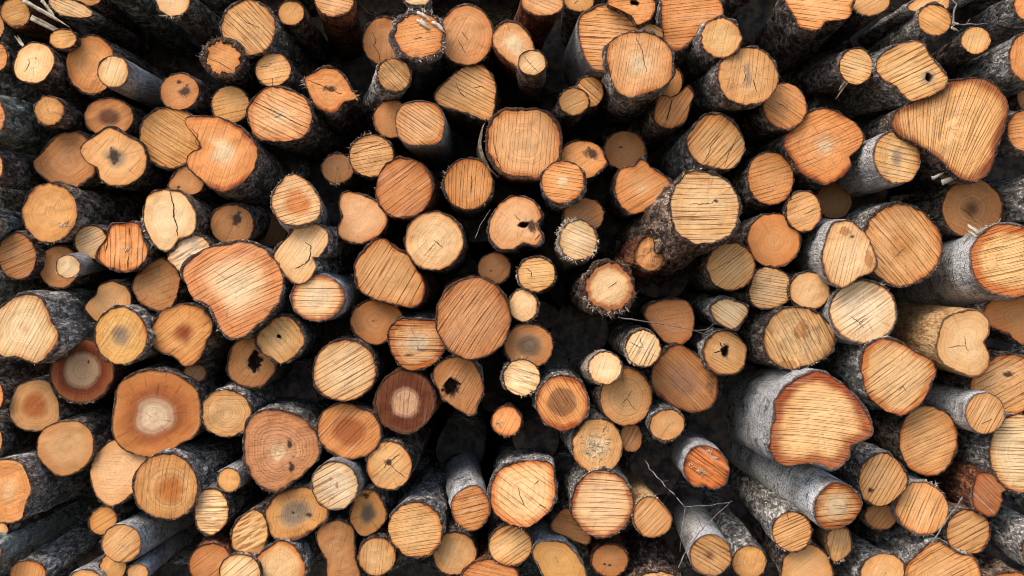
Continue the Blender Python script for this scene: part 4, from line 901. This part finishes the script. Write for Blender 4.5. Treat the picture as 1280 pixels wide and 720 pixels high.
('g','E 1105,721,30,29',14,'tan',(60,.12),'gr','smooth tan log on the bottom edge with thick scaly grey bark at upper left',{}),
('g','P 1132,712 1148,694 1167,679 1185,683 1200,693 1217,697 1224,712 1222,735 1180,750 1140,740',15,'tan3',(28,.6),'gr','wide wavy-topped tan log at the bottom edge with slanting kerfs',{}),
('g','E 1299,684,23,28',16,'redbrown',(0,.2),'gr','grey and red bark log bulging in from the right edge near bottom',{}),
('g','E 1264,737,32,22',12,'orange3',(0,.2),'sh','reddish shaggy bark hump at the bottom edge near the right corner',{}),
]

bpy.context.view_layer.update()
for i, row in enumerate(LOGS):
    make_log(i, *row)

# ------------------------------------------------------------------ loose twigs and chips
def at(px, py, z):
    Y = D - z * ZK / 100.0
    return Vector(((px - 640) * Y / F, Y, (360 - py) * Y / F))

def twig_mesh(paths):
    v, f = [], []
    for pts, w0, w1 in paths:
        P = [at(*p) for p in pts]
        Q = []
        for a, b in zip(P[:-1], P[1:]):
            n = max(2, int((b - a).length / .012))
            for k in range(n): Q.append(a.lerp(b, k / n) + Vector((random.gauss(0, .0009), random.gauss(0, .0009), random.gauss(0, .0009))))
        Q.append(P[-1])
        i0 = len(v)
        for k, p in enumerate(Q):
            t = k / (len(Q) - 1); w = (w0 + (w1 - w0) * t) * .8
            if k % 5 == 3: w *= 1.3
            d = (Q[min(k + 1, len(Q) - 1)] - Q[max(k - 1, 0)]).normalized()
            a = d.orthogonal().normalized(); b = d.cross(a)
            for m in range(6):
                an = m * math.pi / 3
                v.append(tuple(p + (a * math.cos(an) + b * math.sin(an)) * w))
        for k in range(len(Q) - 1):
            for m in range(6):
                q = i0 + 6 * k
                f.append((q + m, q + (m + 1) % 6, q + 6 + (m + 1) % 6, q + 6 + m))
        f.append(tuple(i0 + m for m in range(6))); f.append(tuple(i0 + 6 * (len(Q) - 1) + m for m in range(6)))
    return v, f

def top_mesh(name, v, f, mat, label, cat):
    c = sum((Vector(p) for p in v), Vector()) / len(v)
    o = mesh_obj(name, [tuple(Vector(p) - c) for p in v], f, mat)
    o.location = c; tag(o, label, cat)
    return o

v, f = twig_mesh([([(772, 397, 17), (800, 401, 12), (835, 406, 6), (868, 413, 6), (884, 411, 7), (893, 404, 8)], .0022, .0009), ([(866, 413, 6), (880, 417, 7), (892, 409, 8)], .0012, .0006)])
top_mesh('twig', v, f, M_TWIG, 'thin bare twig crossing a dim reddish brown log right of centre', 'twig')
v, f = twig_mesh([([(806, 575, 16), (812, 586, 17), (826, 602, 20), (842, 618, 24), (856, 633, 29)], .0016, .0022),
                  ([(856, 633, 29), (890, 632, 27), (916, 627, 25)], .0016, .0008),
                  ([(914, 626, 25), (903, 637, 27), (878, 661, 30), (858, 687, 32), (848, 710, 33)], .0008, .0017),
                  ([(857, 634, 29), (852, 662, 31), (850, 690, 32)], .0012, .0006), ([(826, 602, 20), (836, 601, 20)], .001, .0004),
                  ([(862, 634, 29), (872, 648, 30), (879, 662, 30)], .001, .0006)])
top_mesh('twig', v, f, M_TWIG, 'pale forked twig leaning over the log with bright white papery bark', 'twig')
v, f = twig_mesh([([(1203, 622, 14), (1190, 640, 16), (1176, 660, 18), (1164, 682, 20)], .0028, .0022), ([(1203, 622, 14), (1210, 628, 13)], .002, .001), ([(1201, 624, 14), (1196, 620, 14)], .0018, .001)])
top_mesh('twig', v, f, M_TWIG, 'brown splintered twig slanting between two kerfed logs at lower right', 'twig')
v, f = twig_mesh([([(594, 297, 8), (600, 282, 8), (613, 262, 8)], .0012, .0008)])
top_mesh('twig', v, f, M_TWIG, 'short pale curved twig just left of the knot-holed peach log', 'twig')
v, f = twig_mesh([([(1190, 31, 16), (1212, 31, 15), (1234, 30, 13)], .0022, .0014), ([(1191, 33, 16), (1192, 16, 16), (1196, 5, 15), (1186, -4, 14)], .0030, .0022), ([(1207, 31, 15), (1212, 24, 15)], .0016, .001)])
top_mesh('twig', v, f, M_TWIG, 'pale broken twig lying over the logs near the top right corner', 'twig')
for (x0, y0, x1, y1, w, lab) in ((1177, 228, 1197, 221, .008, 'small pale oblong wood chip under the fan-shaped log'), (1165, 223, 1180, 216, .004, 'thin sliver of pale wood left of the oblong chip under the fan-shaped log')):
    s = Bits(); p, q = at(x0, y0, 8), at(x1, y1, 8)
    s.slab(p, q - p, (0, -.3, 1), (q - p).length, w * 2, .003)
    top_mesh('wood_chip', s.v, s.f, M_FLAKE, lab, 'wood chip')
for (pts, lab) in ((((28, 0), (60, 18), (88, 34)), 'pale torn bark sliver slanting across the top left of the pile'), (((52, 0), (62, 12), (72, 26)), 'short white bark splinter by the top left pale wedge')):
    s = Bits(); p, q = at(*pts[0], 7), at(*pts[-1], 6)
    s.slab(p, q - p, (0, -.4, 1), (q - p).length, .009, .002, seg=9, bend=.15)
    top_mesh('bark_sliver', s.v, s.f, M_FIBRE, lab, 'bark sliver')

# ------------------------------------------------------------------ stack round the frame, plus added back row and gap fillers
GZ = -1.32
def stack_mesh():
    vs, fs, mi = [], [], []
    def cyl(x, z, r, y0, y1, n=24):
        i0 = len(vs); ph = random.uniform(0, 6.28)
        p1, p2 = random.uniform(0, 6), random.uniform(0, 6)
        rr = [r * (1 + .06 * math.sin(4 * math.pi * k / n + p1) + .03 * math.sin(10 * math.pi * k / n + p2)) for k in range(n)]
        for y in (y0, y1):
            for k in range(n):
                a = ph + 2 * math.pi * k / n
                vs.append((x + math.cos(a) * rr[k], y, z + math.sin(a) * rr[k]))
        for k in range(n):
            fs.append((i0 + k, i0 + n + k, i0 + n + (k + 1) % n, i0 + (k + 1) % n)); mi.append(0)
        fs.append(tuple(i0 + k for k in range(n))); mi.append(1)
        fs.append(tuple(i0 + n + k for k in reversed(range(n)))); mi.append(0)
    random.seed(3)
    row = 0; z = GZ + .09
    while z < 1.25:
        x = -2.5 + (row % 2) * .095
        while x < 2.5:
            px, py = 640 + x * F / D, 360 - z * F / D
            if not (-75 < px < 1355 and -75 < py < 790):
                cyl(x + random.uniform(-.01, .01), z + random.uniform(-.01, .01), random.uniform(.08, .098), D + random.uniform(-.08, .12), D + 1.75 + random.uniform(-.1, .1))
            cyl(x + random.uniform(-.01, .01), z, random.uniform(.105, .118), D + 2.0 + random.uniform(-.05, .05), D + 3.6)  # added back row, overlapping to close the gaps against the sky
            x += .19
        z += .165; row += 1
    # filler logs added in the gaps, dark-ended so these stay dim, not black
    th = np.arange(N) / N * 2 * np.pi
    got = []
    for q in ((1000, 603), (970, 583), (940, 563)): PIX.append((q[0], q[1], np.full(N, 34.0)))   # the long slanting trunk needs its room
    for gy in range(-20, 745, 5):
        for gx in range(-30, 1315, 5):
            best = 99.
            for cx, cy, rp in PIX:
                dx, dy = gx - cx, cy - gy
                dd = math.hypot(dx, dy)
                if dd > 150: continue
                q = dd - rp[int((math.atan2(dy, dx) % 6.28318) / 6.28318 * N) % N]
                if q < best: best = q
                if best < 9: break
            if best >= 9: got.append((best, gx, gy))
    got.sort(reverse=True)
    keep = []
    for b, gx, gy in got:
        if all(math.hypot(gx - kx, gy - ky) > (kb + b) * 1.0 + 5 for kb, kx, ky in keep): keep.append((b, gx, gy))
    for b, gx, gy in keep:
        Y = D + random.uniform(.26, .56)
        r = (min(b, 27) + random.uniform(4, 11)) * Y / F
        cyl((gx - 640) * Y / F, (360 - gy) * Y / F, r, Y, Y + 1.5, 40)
    print('fillers', len(keep))
    me = bpy.data.meshes.new('log_stack'); me.from_pydata(vs, [], fs)
    me.materials.append(M_BARK); me.materials.append(M_DARKEND)
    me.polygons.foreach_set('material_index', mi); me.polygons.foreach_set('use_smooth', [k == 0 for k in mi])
    o = bpy.data.objects.new('log_stack', me); C.objects.link(o); bark_props(o, 'gr', 4.4)
    tag(o, 'further logs round the pile, with added dark-ended fillers in the gaps and an added back row', 'log stack', None, 'stuff')
stack_mesh()

g = mesh_obj('ground', [(-40, -40, GZ), (40, -40, GZ), (40, 60, GZ), (-40, 60, GZ)], [(0, 1, 2, 3)], M_GROUND, None, False)
g['kind'] = 'structure'

# ------------------------------------------------------------------ light and camera
SUN_EL, SUN_AZ = 47.0, 218.0        # azimuth clockwise from +Y: behind the camera, a little to the left
w = bpy.data.worlds.new('World'); SC.world = w; w.use_nodes = True
nt = w.node_tree; nt.nodes.clear()
sky = nt.nodes.new('ShaderNodeTexSky'); sky.sky_type = 'NISHITA'; sky.sun_disc = False
sky.sun_elevation = math.radians(SUN_EL); sky.sun_rotation = math.radians(SUN_AZ)
bg = nt.nodes.new('ShaderNodeBackground'); bg.inputs[1].default_value = .11
ow = nt.nodes.new('ShaderNodeOutputWorld')
nt.links.new(sky.outputs[0], bg.inputs[0]); nt.links.new(bg.outputs[0], ow.inputs[0])
sd = bpy.data.lights.new('sun', 'SUN'); sd.energy = 1.2; sd.angle = math.radians(38); sd.color = (1, .90, .76)
so = bpy.data.objects.new('sun', sd); C.objects.link(so)
e, a = math.radians(SUN_EL), math.radians(SUN_AZ)
to_sun = Vector((math.sin(a) * math.cos(e), math.cos(a) * math.cos(e), math.sin(e)))
so.rotation_euler = to_sun.to_track_quat('Z', 'Y').to_euler(); so.location = (-2, -4, 5)

cd = bpy.data.cameras.new('camera'); cam = bpy.data.objects.new('camera', cd); C.objects.link(cam)
cam.rotation_euler = (math.radians(90), 0, 0)
cd.sensor_fit = 'HORIZONTAL'; cd.sensor_width = 36; cd.lens = 18 / math.tan(math.radians(FOV / 2)); cd.clip_start = .05; cd.clip_end = 500
SC.camera = cam
SC.cycles.filter_width = 1.0; SC.cycles.diffuse_bounces = 8; SC.cycles.max_bounces = 12
SC.view_settings.view_transform = 'Standard'; SC.view_settings.look = 'None'; SC.view_settings.gamma = 1
SC.view_settings.exposure = 1.42
